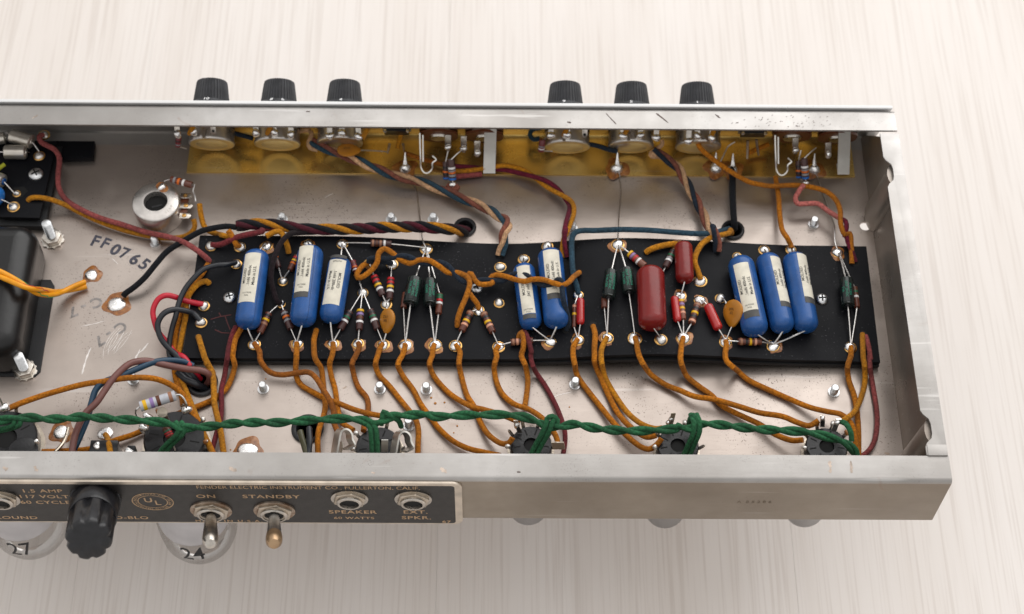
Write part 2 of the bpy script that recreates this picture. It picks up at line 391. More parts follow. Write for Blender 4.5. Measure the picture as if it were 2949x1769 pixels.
obj('corner_tab', box((-9.6, FLN - .2, HT - .4), (-.4, FLN + 5.5, HT + .9)), 'rim', ch, bevel=.3)
for y0 in RIBY:
    prof = [(-7.0, .2), (-1.0, HT)]
    rib = []
    V, F = [], []
    for k, (z, xw) in enumerate(((0.2, -7.5), (6, -7.2), (20, -5.2), (34, -3.4), (HT - 2.2, -2.4))):
        dep = 6.5 if k else 5.0
        for j in range(9):
            a = PI * j / 8; V.append(Vector((xw - dep * math.sin(a) ** .8, y0 + 8.0 * math.cos(a), z)))
    for k in range(4):
        for j in range(8): F.append((k * 9 + j, k * 9 + j + 1, k * 9 + 10 + j, k * 9 + 9 + j))
    F.append(tuple(range(36, 45)))
    obj('stiffening_rib', (V, F), 'endwall', ch, sharp=50)
# pan with its bored holes
HOLES = [('grommet', V5(650, 1355), 5.6), ('grommet', V6(1870, 1378), 5.8), ('hole', V7(1220, 1340), 2.75), ('grommet', V3(1350, 240), 7.6), ('grommet', W6(895, 550), 7.6)]
ox = [(XL, 9), (-9.0, 9), (-9.0, DF + SL - 10), (XL, DF + SL - 10)]
loops = [[Vector((x, y, 0)) for x, y in ox]]
for _, P, r in HOLES: loops.append([Vector((P.x + r * math.cos(-2 * PI * j / 28), P.y + r * math.sin(-2 * PI * j / 28), 0)) for j in range(28)])
cu = bpy.data.curves.new('pan_outline', 'CURVE'); cu.dimensions = '2D'; cu.fill_mode = 'BOTH'; cu.extrude = T / 2
for l in loops:
    sp = cu.splines.new('POLY'); sp.points.add(len(l) - 1); sp.use_cyclic_u = True
    for q_, p in zip(sp.points, l): q_.co = (p.x, p.y, 0, 1)
to = bpy.data.objects.new('pan_tmp', cu); COL.objects.link(to); me = bpy.data.meshes.new_from_object(to)
V = [v.co.copy() - Vector((0, 0, T / 2)) for v in me.vertices]; F = [tuple(p.vertices) for p in me.polygons]
bpy.data.objects.remove(to); bpy.data.curves.remove(cu); bpy.data.meshes.remove(me)
obj('pan', (V, F), 'pan', ch, False)
# front faceplate
fp = []
A0 = Vector((XL, fy(HT), HT)) + n_out * 1.0
obj('faceplate', prism([(0, -46.5), (-XL - .4, -46.5), (-XL - 1.6, 0.2), (0, 0.2)], A0, (1, 0, 0), up_w, n_out, 1.6), 'chrome', ch, bevel=.3)
# brass ground sheet folded on to the pan
bl, br = V4(170, 880, .8), V7(1135, 918, .8)
yb = (bl.y + br.y) / 2
bp_ = [(yb, .15), (DF + SL - 9, .15), (DF + SL - 5, .6), (fy(2.5) - T - .5, 3.0), (fy(HT - 4) - T - .5, HT - 4)]
brs = obj('brass_ground_sheet', bent(bp_, .7, lambda p: Vector((bl.x, p[0], p[1])), lambda p: Vector((br.x, p[0], p[1]))), 'brass', None, sharp=35)
tag(brs, 'long brass ground sheet lying under the front panel controls', 'brass sheet')
# stamped and inked marks on the pan and walls
def pan_text(s, P, Q, size, m, z=.06, **k):
    ex = (Q - P).normalized(); ey = Vector((0, 0, 1)).cross(ex); return text_on(s, size, (P + Q) / 2, ex, ey, m, ch, 'stamped_code', lift=z, **k)
for c_, x, y, an in [('F', 815, 285, -.30), ('F', 900, 305, -.38), ('0', 985, 358, -.50), ('7', 1062, 388, -.35), ('6', 1150, 440, -.55), ('5', 1232, 482, -.62)]:
    text_on(c_, 9.4, V2(x, y), (math.cos(an), math.sin(an), 0), (-math.sin(an), math.cos(an), 0), 'stamp', ch, 'stamped_code', lift=.06, bold=random.uniform(.02, .05))
pan_text('C - 7', V2(830, 800), V2(630, 880), 8.5, 'inkfaint', bold=.03)
pan_text('C - 7', V2(1040, 1010), V2(850, 1130), 8.5, 'inkfaint', bold=.03)
P, Q = W8.w(340, 1035, -.05), W8.w(690, 1035, -.05)
text_on('A  0 5 2 8 6', 3.4, (P + Q) / 2, (1, 0, 0), (0, 0, 1), mat('punched', (.16, .12, .08), .5, .5), ch, 'punched_serial', lift=.04)
# grommets
for k, P, r in HOLES:
    if k != 'grommet': continue
    i = [h[1] for h in HOLES].index(P)
    lab = ['black rubber grommet swallowing the thick twisted harness', 'black rubber grommet taking a black wire beside the teal wire', '', 'black rubber grommet with thick brown and black leads going in', 'black rubber grommet under the green twisted pair beside orange wires'][i]
    tag(obj('rubber_grommet', lathe([(-3, r * .74), (-3, r + .3), (0.05, r + .3), (1.0, r + .4), (1.6, r - .3), (1.7, r * .86), (1.1, r * .74), (-3, r * .70)], P, (0, 0, 1), 32), 'rubber'), lab, 'grommet')

# ================================================================ the circuit boards
cb = thing('circuit_board', 'long warped black fibre circuit board full of eyelets and parts', 'circuit board', (bnlu + bfru) / 2)
def warped(z_of, tk, ins=0.0, nx=90, ny=6):
    V, F = [], []
    for lay in (0, 1):
        for i in range(nx + 1):
            s = i / nx
            for j in range(ny + 1):
                t = j / ny
                a = Vector((lerp(bnlu.x, bnru.x, s), lerp(bnlu.y, bnru.y, s), 0)); c = Vector((lerp(bflu.x, bfru.x, s), lerp(bflu.y, bfru.y, s), 0))
                p = a.lerp(c, t); p.y += ins * (1 - 2 * t); V.append(Vector((p.x, p.y, z_of(s, t) - (tk if lay else 0))))
    w_ = ny + 1; q = (nx + 1) * w_
    for i in range(nx):
        for j in range(ny):
            a = i * w_ + j; F.append((a, a + w_, a + w_ + 1, a + 1)); F.append((q + a, q + a + 1, q + a + w_ + 1, q + a + w_))
    rim = [i * w_ for i in range(nx + 1)] + [nx * w_ + j for j in range(1, w_)] + [i * w_ + ny for i in range(nx - 1, -1, -1)] + [j for j in range(ny - 1, 0, -1)]
    for a, b_ in zip(rim, rim[1:] + rim[:1]): F.append((a, q + a, q + b_, b_))
    return V, F
obj('board', warped(lambda s, t: lerp(pw(ZN, s), pw(ZF, s), t), 2.2), 'fibre', cb, sharp=30)
obj('backing_board', warped(lambda s, t: 3.1 + .72 * (lerp(pw(ZN, s), pw(ZF, s), t) - 6), 2.0, -.5), 'fibre_b', cb, sharp=30)
# ---------------------------------------------------------------- eyelets, screws and holes of the main board
BN = lambda P: Vector((0, 0, 1))
E = {}
def eyelet(key, P, r=2.9, dull=False, tall=1.5, flux=.5):
    lift = Vector((0, 0, .02))
    e = obj('eyelet', lathe([(-.3, r), (.35, r), (.55, r - .25), (.55, r - .9), (.2, r - 1.0)], P + lift, (0, 0, 1), 20), 'brassring', cb)
    obj('solder', dome(P + Vector((random.uniform(-.25, .25), random.uniform(-.25, .25), .3)), r - random.uniform(.15, .6), tall * random.uniform(.8, 1.25), 14), 'dullsolder' if dull else 'solder', e)
    if not dull and random.random() < .7:
        ph_ = random.uniform(0, 6)
        obj('flux_stain', lathe([(0, r + 1.0), (.16, r + .7), (.2, r * .6)], P + Vector((random.uniform(-.5, .5), -.3, 0)), (0, 0, 1), 20, None, 0, None, lambda a: 1 + .14 * math.sin(2 * a + ph_) + .08 * math.sin(5 * a)), 'flux', e)
    E[key] = P + Vector((0, 0, tall * .7 + .3))
for k, v, x, y, r, dl in [
    (1, W1, 365, 240, 2.9, 1), (2, W1, 645, 245, 3.1, 1), (3, W1, 610, 410, 3.0, 1), (4, W1, 905, 235, 3.2, 0), (5, W1, 295, 818, 3.0, 1), (6, W1, 268, 980, 3.1, 1), (7, W1, 785, 1190, 3.3, 0),
    (8, W1, 1045, 800, 2.4, 0), (9, W1, 1060, 580, 2.8, 1), (10, W1, 1305, 215, 3.0, 0), (11, W1, 1640, 215, 3.1, 0), (12, W1, 1200, 1185, 3.2, 0), (13, W1, 1550, 1185, 3.1, 0),
    (14, W2, 935, 265, 3.4, 0), (15, W2, 320, 690, 2.9, 1), (16, W2, 605, 410, 3.2, 1), (17, W2, 550, 805, 3.0, 1), (18, W2, 275, 1185, 3.2, 0), (19, W2, 520, 1195, 3.3, 0), (20, W2, 735, 1200, 3.5, 0), (21, W2, 1020, 1200, 3.6, 0),
    (22, W2, 1220, 1205, 3.4, 0), (23, W2, 1445, 862, 3.1, 0), (24, W2, 1640, 1215, 3.3, 0), (25, W2, 1655, 440, 3.2, 1), (26, W2, 1645, 790, 2.9, 1), (27, W2, 375, 400, 2.6, 0),
    (28, W3, 365, 365, 3.2, 1), (29, W3, 598, 240, 3.2, 1), (30, W3, 620, 1165, 3.2, 0), (31, W3, 895, 712, 2.8, 0), (32, W3, 890, 1150, 3.3, 0), (33, W3, 1278, 225, 3.6, 0), (34, W3, 1175, 1130, 3.4, 0), (35, W3, 1445, 1133, 3.7, 0), (36, W3, 1697, 1145, 3.3, 1),
    (37, W4, 500, 225, 2.9, 0), (38, W4, 730, 575, 3.7, 1), (39, W4, 540, 722, 3.0, 0), (40, W4, 725, 765, 3.1, 0), (41, W4, 925, 745, 2.9, 1), (42, W4, 565, 1132, 3.6, 0), (43, W4, 975, 1168, 3.3, 0), (44, W4, 1435, 1205, 3.5, 0),
    (45, W4, 1088, 335, 2.6, 1), (46, W4, 1350, 275, 3.1, 0), (47, W4, 1610, 272, 2.9, 1), (48, W5, 715, 300, 3.1, 0), (49, W5, 840, 1222, 3.3, 0)]:
    eyelet(k, v.b(x, y, 0), r, bool(dl), 2.0 if dl else 1.6)
for v, x, y in [(W1, 240, 1112), (W4, 205, 275), (W3, 885, 490), (W3, 1040, 1000), (W5, 962, 1088), (W5, 885, 400), (W1, 335, 590), (W3, 140, 320), (W3, 765, 345), (W4, 900, 275), (W1, 1385, 1045), (W1, 365, 385), (W1, 1112, 290), (W3, 780, 1050), (W1, 640, 1035), (W2, 1240, 1010)]:
    P = v.b(x, y, 0); obj('wire_hole_shade', lathe([(-.4, 2.0), (.10, 2.0), (.12, 1.7), (.12, .05)], P, (0, 0, 1), 14), 'hole', cb)  # dark disc on the board, the painted shade of an unbored hole
def pan_screw(P, label, r=3.4):
    t = thing('screw', label, 'screw', P, 'slotted and cross head screws')
    obj('head', lathe([(-.5, r), (.5, r), (1.2, r * .86), (1.8, r * .55), (2.05, r * .2), (2.1, .02)], P, (0, 0, 1), 22), 'zinc', t)
    a = random.uniform(0, 1)
    for k in (0, 1):
        c, s_ = math.cos(a + k * PI / 2), math.sin(a + k * PI / 2)
        obj('slot', prism([(-r * .55, -.38), (r * .55, -.38), (r * .55, .38), (-r * .55, .38)], P + Vector((0, 0, 1.2)), (c, s_, 0), (-s_, c, 0), (0, 0, 1), .98 + .01 * k), 'hole', t, False)
    return t
pan_screw(W1.b(545, 735, 0), 'cross head screw beside the first blue capacitor on the board')
pan_screw(W2.b(1428, 640, 0), 'screw head half hidden by the twisted black and orange wires', 3.3)
pan_screw(W5.b(562, 752, 0), 'cross head screw beside the last blue capacitor on the board', 3.4)

# ---------------------------------------------------------------- leads
def lead(parent, pts, r=.42, name='lead'): return obj(name, tube(spline(pts, 1.5), r, 7), 'tin', parent)
def mid(a, b, t=.5, dz=0.0): p = Vector(a).lerp(Vector(b), t); return p + Vector((0, 0, dz))
CAMV = lambda P: (CAM - Vector(P)).normalized()

# ---------------------------------------------------------------- big moulded capacitors
def capsule(L, r, e=.75, n=7, dimple=False):
    pr = []
    for i in range(n + 1):
        a = PI / 2 * i / n; pr.append((e * r * (1 - math.cos(a)), r * math.sin(a) ** .75 if i else .02))
    pr2 = [(L - x, rr) for x, rr in reversed(pr)]
    if dimple: pr2 = pr2[:-1] + [(L - .9, r * .30), (L - .9, .02)]
    return pr + pr2
def wrap(vf, A, d, up, r):          # flat shape (x along axis d, y around) bent on to a cylinder
    d, u, s = frame(d, up); V, F = vf
    return [A + d * x + (u * math.cos(y / r) + s * math.sin(y / r)) * r for x, y, *_ in V], F
def gridrect(x0, x1, y0, y1, nx=2, ny=12):
    V = [(lerp(x0, x1, i / nx), lerp(y0, y1, j / ny), 0) for i in range(nx + 1) for j in range(ny + 1)]
    return V, [(i * (ny + 1) + j, (i + 1) * (ny + 1) + j, (i + 1) * (ny + 1) + j + 1, i * (ny + 1) + j + 1) for i in range(nx) for j in range(ny)]
def blue_cap(A, B, r, label, lines, xs, roll, flip=False, band=None, foil=None, top=None, bot=None, lab_w=1.0, hang=None, seam=.9):
    # A far end, B near end; xs = label extent along the axis (0..1); roll turns the label round the axis
    A, B = Vector(A), Vector(B); d = (B - A); L = d.length; d.normalize()
    t = thing('molded_capacitor', label, 'capacitor', mid(A, B, .5, -r), 'blue molded capacitors on the board')
    up0 = CAMV(mid(A, B)); d_, u, s = frame(d, up0); up = u * math.cos(roll) + s * math.sin(roll)
    body = obj('body', lathe(capsule(L, r, .78), A, d, 30), 'blue', t)
    w_ = r * lab_w
    obj('paper_label', wrap(gridrect(L * xs[0], L * xs[1], -w_, w_), A, d, up, r + .06), 'labelpaper', t)
    if band: obj('label_band', wrap(gridrect(L * band[0], L * band[1], -w_, w_), A, d, up, r + .10), 'labelband', t)
    # lettering runs along the axis
    xm = L * (xs[0] + xs[1]) / 2 - (.02 * L)
    for i, ln in enumerate(lines):
        sz = 2.15 if len(lines) < 4 else 1.9
        V, F = text_mesh(ln, sz, bold=.012); yo = (i - (len(lines) - 1) / 2) * 2.55
        # the text is read with its head towards one flank of the part
        if not flip: V = [(xm - x, y - yo, 0) for x, y, _ in V]
        else: V = [(xm + x, yo - y, 0) for x, y, _ in V]
        obj('lettering', wrap((V, F), A, d, up, r + .13), 'ink', t, False, fix=False)
    if foil:
        for i, ln in enumerate(('OUTSIDE', 'FOIL')):
            V, F = text_mesh(ln, 1.15); V = [(L * foil + (i * 1.5 - y) * (1 if not flip else -1), x * (-1 if not flip else 1), 0) for x, y, _ in V]
            obj('lettering', wrap((V, F), A, d, up, r + .13), 'ink', t, False, fix=False)
    su = u * math.cos(seam) + s * math.sin(seam)
    obj('mold_seam', tube([A + d * x + su * rr * 1.003 for x, rr in capsule(L, r, .78)[2:-2]], .13, 5), 'bluedark', t)
    if top: lead(t, [A + d * .8, mid(A, top, .55, .4), top], .45)
    if bot: lead(t, [B - d * .8, mid(B, bot, .45, .3), bot], .45)
    return t
OF = ['MOLDED', '.1mfd 400vdc', 'Made in U.S.']
blue_cap(W1.b(818, 280, 6.6), W1.b(712, 1030, 6.4), 6.5, 'blue molded capacitor with cream label standing next to the cross head screw', OF, (.10, .735), .42, foil=.62, top=E[4], bot=E[7], lab_w=.72, seam=-.45)
blue_cap(W1.b(1338, 240, 6.8), W1.b(1248, 1005, 6.6), 6.7, 'blue molded capacitor with label ending in a wide grey band beside a dark brown wire', OF, (.06, .66), .45, foil=.56, band=(.645, .715), top=E[10], bot=E[12], lab_w=.62, seam=-.35)
blue_cap(W1.b(1625, 352, 6.2), W1.b(1520, 972, 6.0), 6.0, 'shorter blue molded capacitor whose label is printed the other way up', ['MOLDED', '.1mfd 200vdc', 'Made in U.S.'], (.10, .80), .28, True, foil=.13, band=(.03, .075), top=E[11], bot=E[13], lab_w=.80, seam=2.4)
blue_cap(W3.b(360, 418, 5.9), W3.b(440, 1026, 5.7), 5.7, 'blue molded capacitor with stained label crossed by twisted black and orange wire', ['MOLDED', '.047 mfd 400'], (.10, .86), .05, foil=.80, band=(.87, .94), top=E[28], bot=E[30], lab_w=.62, seam=2.0)
blue_cap(W3.b(615, 275, 6.5), W3.b(690, 1015, 6.4), 6.5, 'scratched blue molded capacitor with a navy wire hanging down over its label', OF, (.08, .68), -.12, foil=.56, band=(.65, .725), top=E[29], bot=E[30], lab_w=.68, seam=1.9)
blue_cap(W4.b(1112, 350, 6.9), W4.b(1275, 1095, 6.7), 6.8, 'blue molded capacitor with label and dark band turned fully upward beside an orange disc', OF, (.15, .80), .02, band=(.765, .855), foil=.70, top=E[45], bot=E[44], lab_w=.60, seam=1.9)
blue_cap(W4.b(1376, 322, 6.4), W4.b(1540, 1062, 6.3), 6.3, 'middle one of three leaning blue molded capacitors, its label turned aside', OF, (.10, .71), -.80, band=(.69, .76), top=E[46], bot=E[44], lab_w=.55, seam=1.0)
blue_cap(W4.b(1636, 315, 6.4), W4.b(1768, 1058, 6.3), 6.3, 'last of three leaning blue molded capacitors with a handwritten mark, next to a screw', OF, (.07, .66), -.82, band=(.64, .72), top=E[47], bot=E[44], lab_w=.55, seam=1.1)

# ---------------------------------------------------------------- red, green and disc capacitors
def red_cap(A, B, r, label, m='redcap', top=None, bot=None, e=.6, grp=None):
    A, B = Vector(A), Vector(B); d = B - A; L = d.length; d.normalize()
    t = thing('dipped_capacitor', label, 'capacitor', mid(A, B, .5, -r), grp)
    obj('body', lathe(capsule(L, r, e), A, d, 26), m, t)
    if top: lead(t, [A + d * .8, mid(A, top, .5, .4), top], .38)
    if bot: lead(t, [B - d * .8, mid(B, bot, .5, .3), bot], .38)
    return t
red_cap(W3.b(1592, 450, 7.2), W3.b(1618, 1030, 7.2), 7.1, 'large matt dark red capacitor, the thickest part on the board', bot=E[36], top=None)
red_cap(W4.b(565, 205, 5.0), W4.b(582, 580, 4.9), 4.7, 'medium matt dark red capacitor next to a bent orange wire', bot=E[39], top=E[37])
red_cap(W3.b(915, 738, 3.2), W3.b(916, 995, 2.4), 2.1, 'small glossy red capacitor beside the scratched blue capacitor', 'redgloss', E[31], E[32], .9)
red_cap(W4.b(478, 722, 3.0), W4.b(510, 968, 2.6), 2.15, 'small glossy red capacitor squeezed between large red capacitor and banded resistor', 'redgloss', E[39], E[42], .9)
red_cap(W4.b(800, 800, 3.2), W4.b(912, 1045, 2.8), 2.5, 'small glossy red capacitor leaning towards the orange disc', 'redgloss', E[40], E[43], .7)
def elco(A, B, r, label, lines, top, bot, roll=0.0):
    A, B = Vector(A), Vector(B); d = B - A; L = d.length; d.normalize()
    t = thing('electrolytic_capacitor', label, 'capacitor', mid(A, B, .5, -r), 'small green printed electrolytic capacitors')
    obj('sleeve', lathe([(0, r * .6), (.05, r * .95), (.5, r), (L - 1.7, r), (L - 1.3, r * .93), (L - 1.0, r), (L - .5, r), (L - .1, r * .85), (L - .1, r * .6), (L - .4, .05)], A, d, 26), 'elco', t)
    up = CAMV(mid(A, B)); d_, u, s = frame(d, up)
    for i, ln in enumerate(lines):
        V, F = text_mesh(ln, 1.75, bold=.02); yo = (i - (len(lines) - 1) / 2) * 1.9
        V = [(L * .46 + x, yo - y, 0) for x, y, _ in V]
        obj('lettering', wrap((V, F), A, d, u * math.cos(roll) + s * math.sin(roll), r + .05), 'greenink', t, False, fix=False)
    obj('end_cap', lathe([(L - .45, r * .55), (L + .1, r * .5), (L + .15, .05)], A, d, 16), 'rubber', t)
    lead(t, [A + d * .5, mid(A, top, .5, .5), top], .42); lead(t, [B - d * .5, mid(B, bot, .5, .4), bot], .42)
EL = ['USA95D7H4', '25UF 25VDC', 'TVA-1205']
elco(W2.b(828, 550, 5.4), W2.b(782, 800, 4.6), 3.9, 'black capacitor with green print leaning left under the twisted orange wire', EL, E[14], E[20])
elco(W2.b(975, 562, 4.8), W2.b(970, 805, 4.2), 3.5, 'black capacitor with green print standing beside a brown resistor', ['TVA-1205', '25UF 25VDC', 'USA95'], E[14], E[21])
elco(W3.b(1215, 478, 4.8), W3.b(1190, 742, 4.2), 3.4, 'slim black capacitor with green print below the soldered ground wire', EL, E[33], E[34])
elco(W3.b(1362, 458, 4.8), W3.b(1388, 690, 4.2), 3.4, 'black capacitor with green print against the large red capacitor', EL, E[33], E[35])
elco(W5.b(798, 558, 4.8), W5.b(817, 820, 4.2), 3.5, 'lone black capacitor with green print near the end wall', ['TVA-1205', '25UF 25VDC', 'TVA'], E[48], E[49])
def disc_cap(P, rx, thick, nrm, label, l1, l2, tail, txt):
    t = thing('disc_capacitor', label, 'capacitor', P - Vector((0, 0, rx)), 'orange ceramic disc capacitors')
    prof = [(-thick / 2, .02), (-thick / 2, rx * .5), (-thick * .42, rx * .8), (-thick * .2, rx * .97), (0, rx), (thick * .2, rx * .97), (thick * .42, rx * .8), (thick / 2, rx * .5), (thick / 2, .02)]
    d, u, s = frame(nrm, tail)
    obj('body', lathe(prof, P, nrm, 30, tail, 0, None, lambda a: 1 + .30 * max(0, math.cos(a)) ** 9), 'disc', t)
    lead(t, [P + u * rx * 1.15, mid(P + u * rx * 1.15, l1, .5, .3), l1], .36)
    if l2 is not None: lead(t, [P + u * rx * .6 - s * rx * .5, mid(P, l2, .6, .5), l2], .36)
    for i, ln in enumerate(txt):
        text_on(ln, 1.9, P + d * (thick / 2 + .02) - u * (0.2 + 1.9 * (i - .5)) * 1, s, -u, 'ink', t)
    return t
nv_ = (CAMV((-200, 100, 10)) * .62 + Vector((-.76, 0, .1))).normalized()
P = W2.b(560, 945, 6.5); disc_cap(P, 5.6, 3.0, nv_, 'orange ceramic disc capacitor leaning in front of two banded resistors', E[19], E[17], Vector((-.05, -.8, -.5)), ['.005', 'Z5U'])
P = W4.b(1050, 870, 6.5); disc_cap(P, 6.2, 3.0, nv_, 'orange ceramic disc capacitor leaning on a blue capacitor label', E[43], E[41], Vector((-.12, -.85, -.45)), ['.02', '20%'])

# ---------------------------------------------------------------- resistors
def resistor(A, B, l1, l2, bands, body, label, r=1.8, grp='carbon resistors on the board', at_=None):
    A, B = Vector(A), Vector(B); d = B - A; L = d.length; d.normalize()
    t = thing('resistor', label, 'resistor', mid(A, B, .5, -r), grp)
    obj('body', lathe([(0, r * .3), (0, r * .93), (.2, r), (L - .2, r), (L, r * .93), (L, r * .3)], A, d, 18), 'r_' + body, t)
    pos = at_ or [(.16 + .2 * i) for i in range(len(bands))]
    for c, p in zip(bands, pos):
        obj('band', lathe([(L * p - L * .05, r), (L * p - L * .05, r + .07), (L * p + L * .05, r + .07), (L * p + L * .05, r)], A, d, 18), 'band_' + c, t)
    if l1: lead(t, [A + d * .3, mid(A, l1, .5, .15), Vector(l1)], .38)
    if l2: lead(t, [B - d * .3, mid(B, l2, .5, .15), Vector(l2)], .38)
    return t
H = 2.3
rr = lambda v, a, b, l1, l2, bands, body, label, **k: resistor(v.b(*a, k.pop('h1', H)), v.b(*b, k.pop('h2', H)), l1, l2, bands, body, label, **k)
rr(W1, (925, 885), (838, 1075), E[8], E[7], 'kyt', 'brown', 'brown resistor with one yellow band beside the first blue capacitor')
rr(W1, (1068, 865), (1138, 1035), E[8], E[12], 'aoa', 'dark', 'dark resistor with an orange band leaning under a blue capacitor')
rr(W1, (985, 330), (1018, 440), None, E[9], 'ok', 'dark', 'small dark resistor half hidden behind the dark brown wire', r=1.5)
rr(W1, (1200, 330), (1130, 465), None, E[9], 'ryo', 'brown', 'small brown resistor tucked against a blue capacitor, orange band showing', r=1.6)
rr(W1, (1715, 868), (1618, 1040), E[15], E[13], 'kgw', 'dark', 'dark resistor with green and white bands beside the shorter blue capacitor')
rr(W2, (297, 850), (285, 1045), E[15], E[18], 'yvnw', 'dark', 'dark resistor with yellow, violet and white bands between two fanned resistors', at_=[.08, .26, .44, .64])
rr(W2, (393, 855), (462, 1040), E[15], E[19], 'kgw', 'dark', 'dark resistor with green and white bands beside the leaning orange disc')
rr(W2, (428, 525), (512, 712), E[27], E[17], 'rryw', 'dark', 'dark resistor with two red bands slanting under the looped orange wire', at_=[.06, .26, .48, .68])
rr(W2, (592, 545), (580, 748), E[16], E[17], 'rryw', 'dark', 'dark resistor with two red bands standing straight above the orange disc', at_=[.06, .24, .44, .64])
rr(W2, (222, 378), (252, 480), E[11], E[15], 'now', 'maroon', 'small maroon resistor with orange and white bands beside a blue capacitor', r=1.5, at_=[.3, .62, .88])
rr(W2, (395, 203), (598, 213), E[11], E[14], 'tntw', 'dark', 'dark resistor with a white band lying flat along the top edge of the board', at_=[.12, .3, .48, .67], h1=2.6, h2=2.6)
rr(W2, (1068, 700), (1055, 890), E[14], E[21], 'ggrw', 'brown', 'brown resistor with green, red and white bands beside a green printed capacitor', at_=[.1, .22, .36, .5], r=1.7)
rr(W2, (735, 690), (715, 832), None, E[20], 'n', 'brown', 'brown resistor almost hidden beneath a leaning green printed capacitor', r=1.6, at_=[.3])
rr(W2, (1368, 870), (1280, 1058), E[23], E[22], 'tkyp', 'brown', 'brown resistor with yellow and peach bands slanting next to a hanging orange wire', at_=[.1, .28, .5, .7])
rr(W2, (1490, 880), (1582, 1070), E[23], E[24], 'tkyp', 'brown', 'brown resistor with yellow and peach bands slanting away from a hanging orange wire', at_=[.1, .28, .5, .7])
rr(W3, (240, 1168), (455, 1150), E[24], E[30], 'tpyr', 'brown', 'brown resistor lying flat under an orange and a maroon wire', at_=[.12, .3, .55, .85], r=1.7)
rr(W3, (858, 800), (852, 1018), E[31], E[32], 'pnyn', 'brown', 'slim brown resistor hidden beside a small glossy red capacitor', r=1.1, at_=[.1, .3, .45, .6])
rr(W3, (1150, 730), (1148, 832), E[33], E[34], 'n', 'brown', 'brown resistor peeping out below a slim green printed capacitor', r=1.6, at_=[.3])
rr(W3, (1390, 300), (1540, 430), E[33], W3.b(1600, 490, 2), 'yvrw', 'tan', 'tan resistor with yellow, violet and white bands pointing at the large red capacitor', at_=[.08, .24, .42, .62], r=2.0)
rr(W4, (470, 280), (392, 440), E[37], W4.b(355, 520, 1.5), 'kgaw', 'dark', 'dark resistor with green and white bands between two matt red capacitors', at_=[.1, .32, .5, .62])
rr(W4, (543, 758), (567, 945), E[39], E[42], 'yvyp', 'tan', 'tan resistor with violet and yellow bands beside a small glossy red capacitor', at_=[.06, .25, .45, .68], r=1.5)
rr(W4, (708, 790), (645, 985), E[40], E[42], 'tkykp', 'brown', 'brown resistor with one yellow band slanting between two small red capacitors', at_=[.1, .3, .5, .7, .9])
rr(W4, (1100, 1160), (1322, 1163), E[43], E[44], 'tkyp', 'brown', 'brown resistor with yellow and peach bands lying flat below three blue capacitors', at_=[.12, .34, .52, .74])
rr(W5, (880, 635), (906, 828), E[48], E[49], 'ngnw', 'brown', 'brown resistor with a white band behind the lone green printed capacitor', r=1.5, at_=[.1, .25, .4, .5])
# ================================================================ wires
def wire(pts, m, r, label, grp=None, name='wire', start=None, end=None):
    P = [Vector(p) for p in pts]
    if start is not None: P = [Vector(start)] + P
    if end is not None: P = P + [Vector(end)]
    return tag(obj(name, tube(settle(spline(P, 1.4), r), r, 10), m, None), label, 'wire', grp)
def settle(C, r):                    # keep a wire on top of the board and the pan
    k = len(C); zs = []
    for i, p in enumerate(C):
        z = p.z; s_, t_ = bst(p.x, p.y)
        if -.004 < s_ < 1.004 and -.03 < t_ < 1.03 and min((p - C[0]).length, (p - C[-1]).length) > 4.5: z = max(z, bz(p.x, p.y) + r * .95)
        elif p.z > -.5 and p.z < r: z = max(z, r * .95) if z > 0 else z
        zs.append(z)
    for _ in range(4): zs = [zs[i] if i in (0, k - 1) else max(C[i].z, zs[i], .25 * zs[i - 1] + .5 * zs[i] + .25 * zs[i + 1]) for i in range(k)]
    return [CAM + (p - CAM) * ((z - CAM.z) / (p.z - CAM.z)) if z > p.z + 1e-4 else p for p, z in zip(C, zs)]
def run(*segs):                      # (view, [(x, y, z), ...]); z is over the pan, or over the board when the view is given as (view, 'b')
    out = []
    for v, pts in segs:
        for p in pts:
            out.append(v[0].b(*p) if isinstance(v, tuple) else v(*p))
    return out
R_ = 1.42
B_ = lambda v: (v, 'b')
# ---- orange wires leaving the near row of eyelets for the valve sockets
G1 = 'orange cloth wires between board and valve sockets'
wire(run((B_(W1), [(795, 1195, 1.6), (835, 1260, 2.2)]), (W6, [(582, 95, 8), (640, 165, 4.5), (720, 185, 4), (830, 172, 5.5), (900, 168, 6.5), (950, 205, 7), (1000, 285, 8), (1040, 350, 9), (1068, 430, 8), (1070, 500, 9), (1095, 565, 11)])), 'rust', R_, 'rust orange wire sagging sideways across two others below a blue capacitor', G1, start=E[7])
wire(run((B_(W1), [(1195, 1215, 1.6)]), (W6, [(820, 60, 9), (817, 180, 3), (850, 250, 1.8), (930, 300, 1.8), (1010, 342, 2.5), (1100, 375, 4), (1200, 415, 7), (1300, 443, 10), (1390, 460, 12)])), 'orange', R_, 'orange wire running under the sagging rust wire to the middle socket', G1, start=E[12])
wire(run((B_(W1), [(1388, 1045, .6), (1365, 1130, 2), (1362, 1200, 2.2)]), (W6, [(945, 75, 8), (985, 140, 4), (997, 230, 2), (1005, 310, 2), (1012, 400, 4), (995, 480, 6), (968, 560, 8), (962, 640, 8), (965, 720, 8)])), 'orange', R_, 'orange wire rising from a bare board hole and ending beside the black grommet', G1)
wire(run((B_(W1), [(1550, 1215, 1.6)]), (W6, [(1060, 50, 8), (1042, 110, 5), (1052, 190, 3), (1076, 270, 2), (1088, 350, 2), (1100, 430, 4), (1120, 500, 7), (1200, 555, 10)])), 'orange', R_, 'orange wire from below the shorter blue capacitor down past three crossing wires', G1, start=E[13])
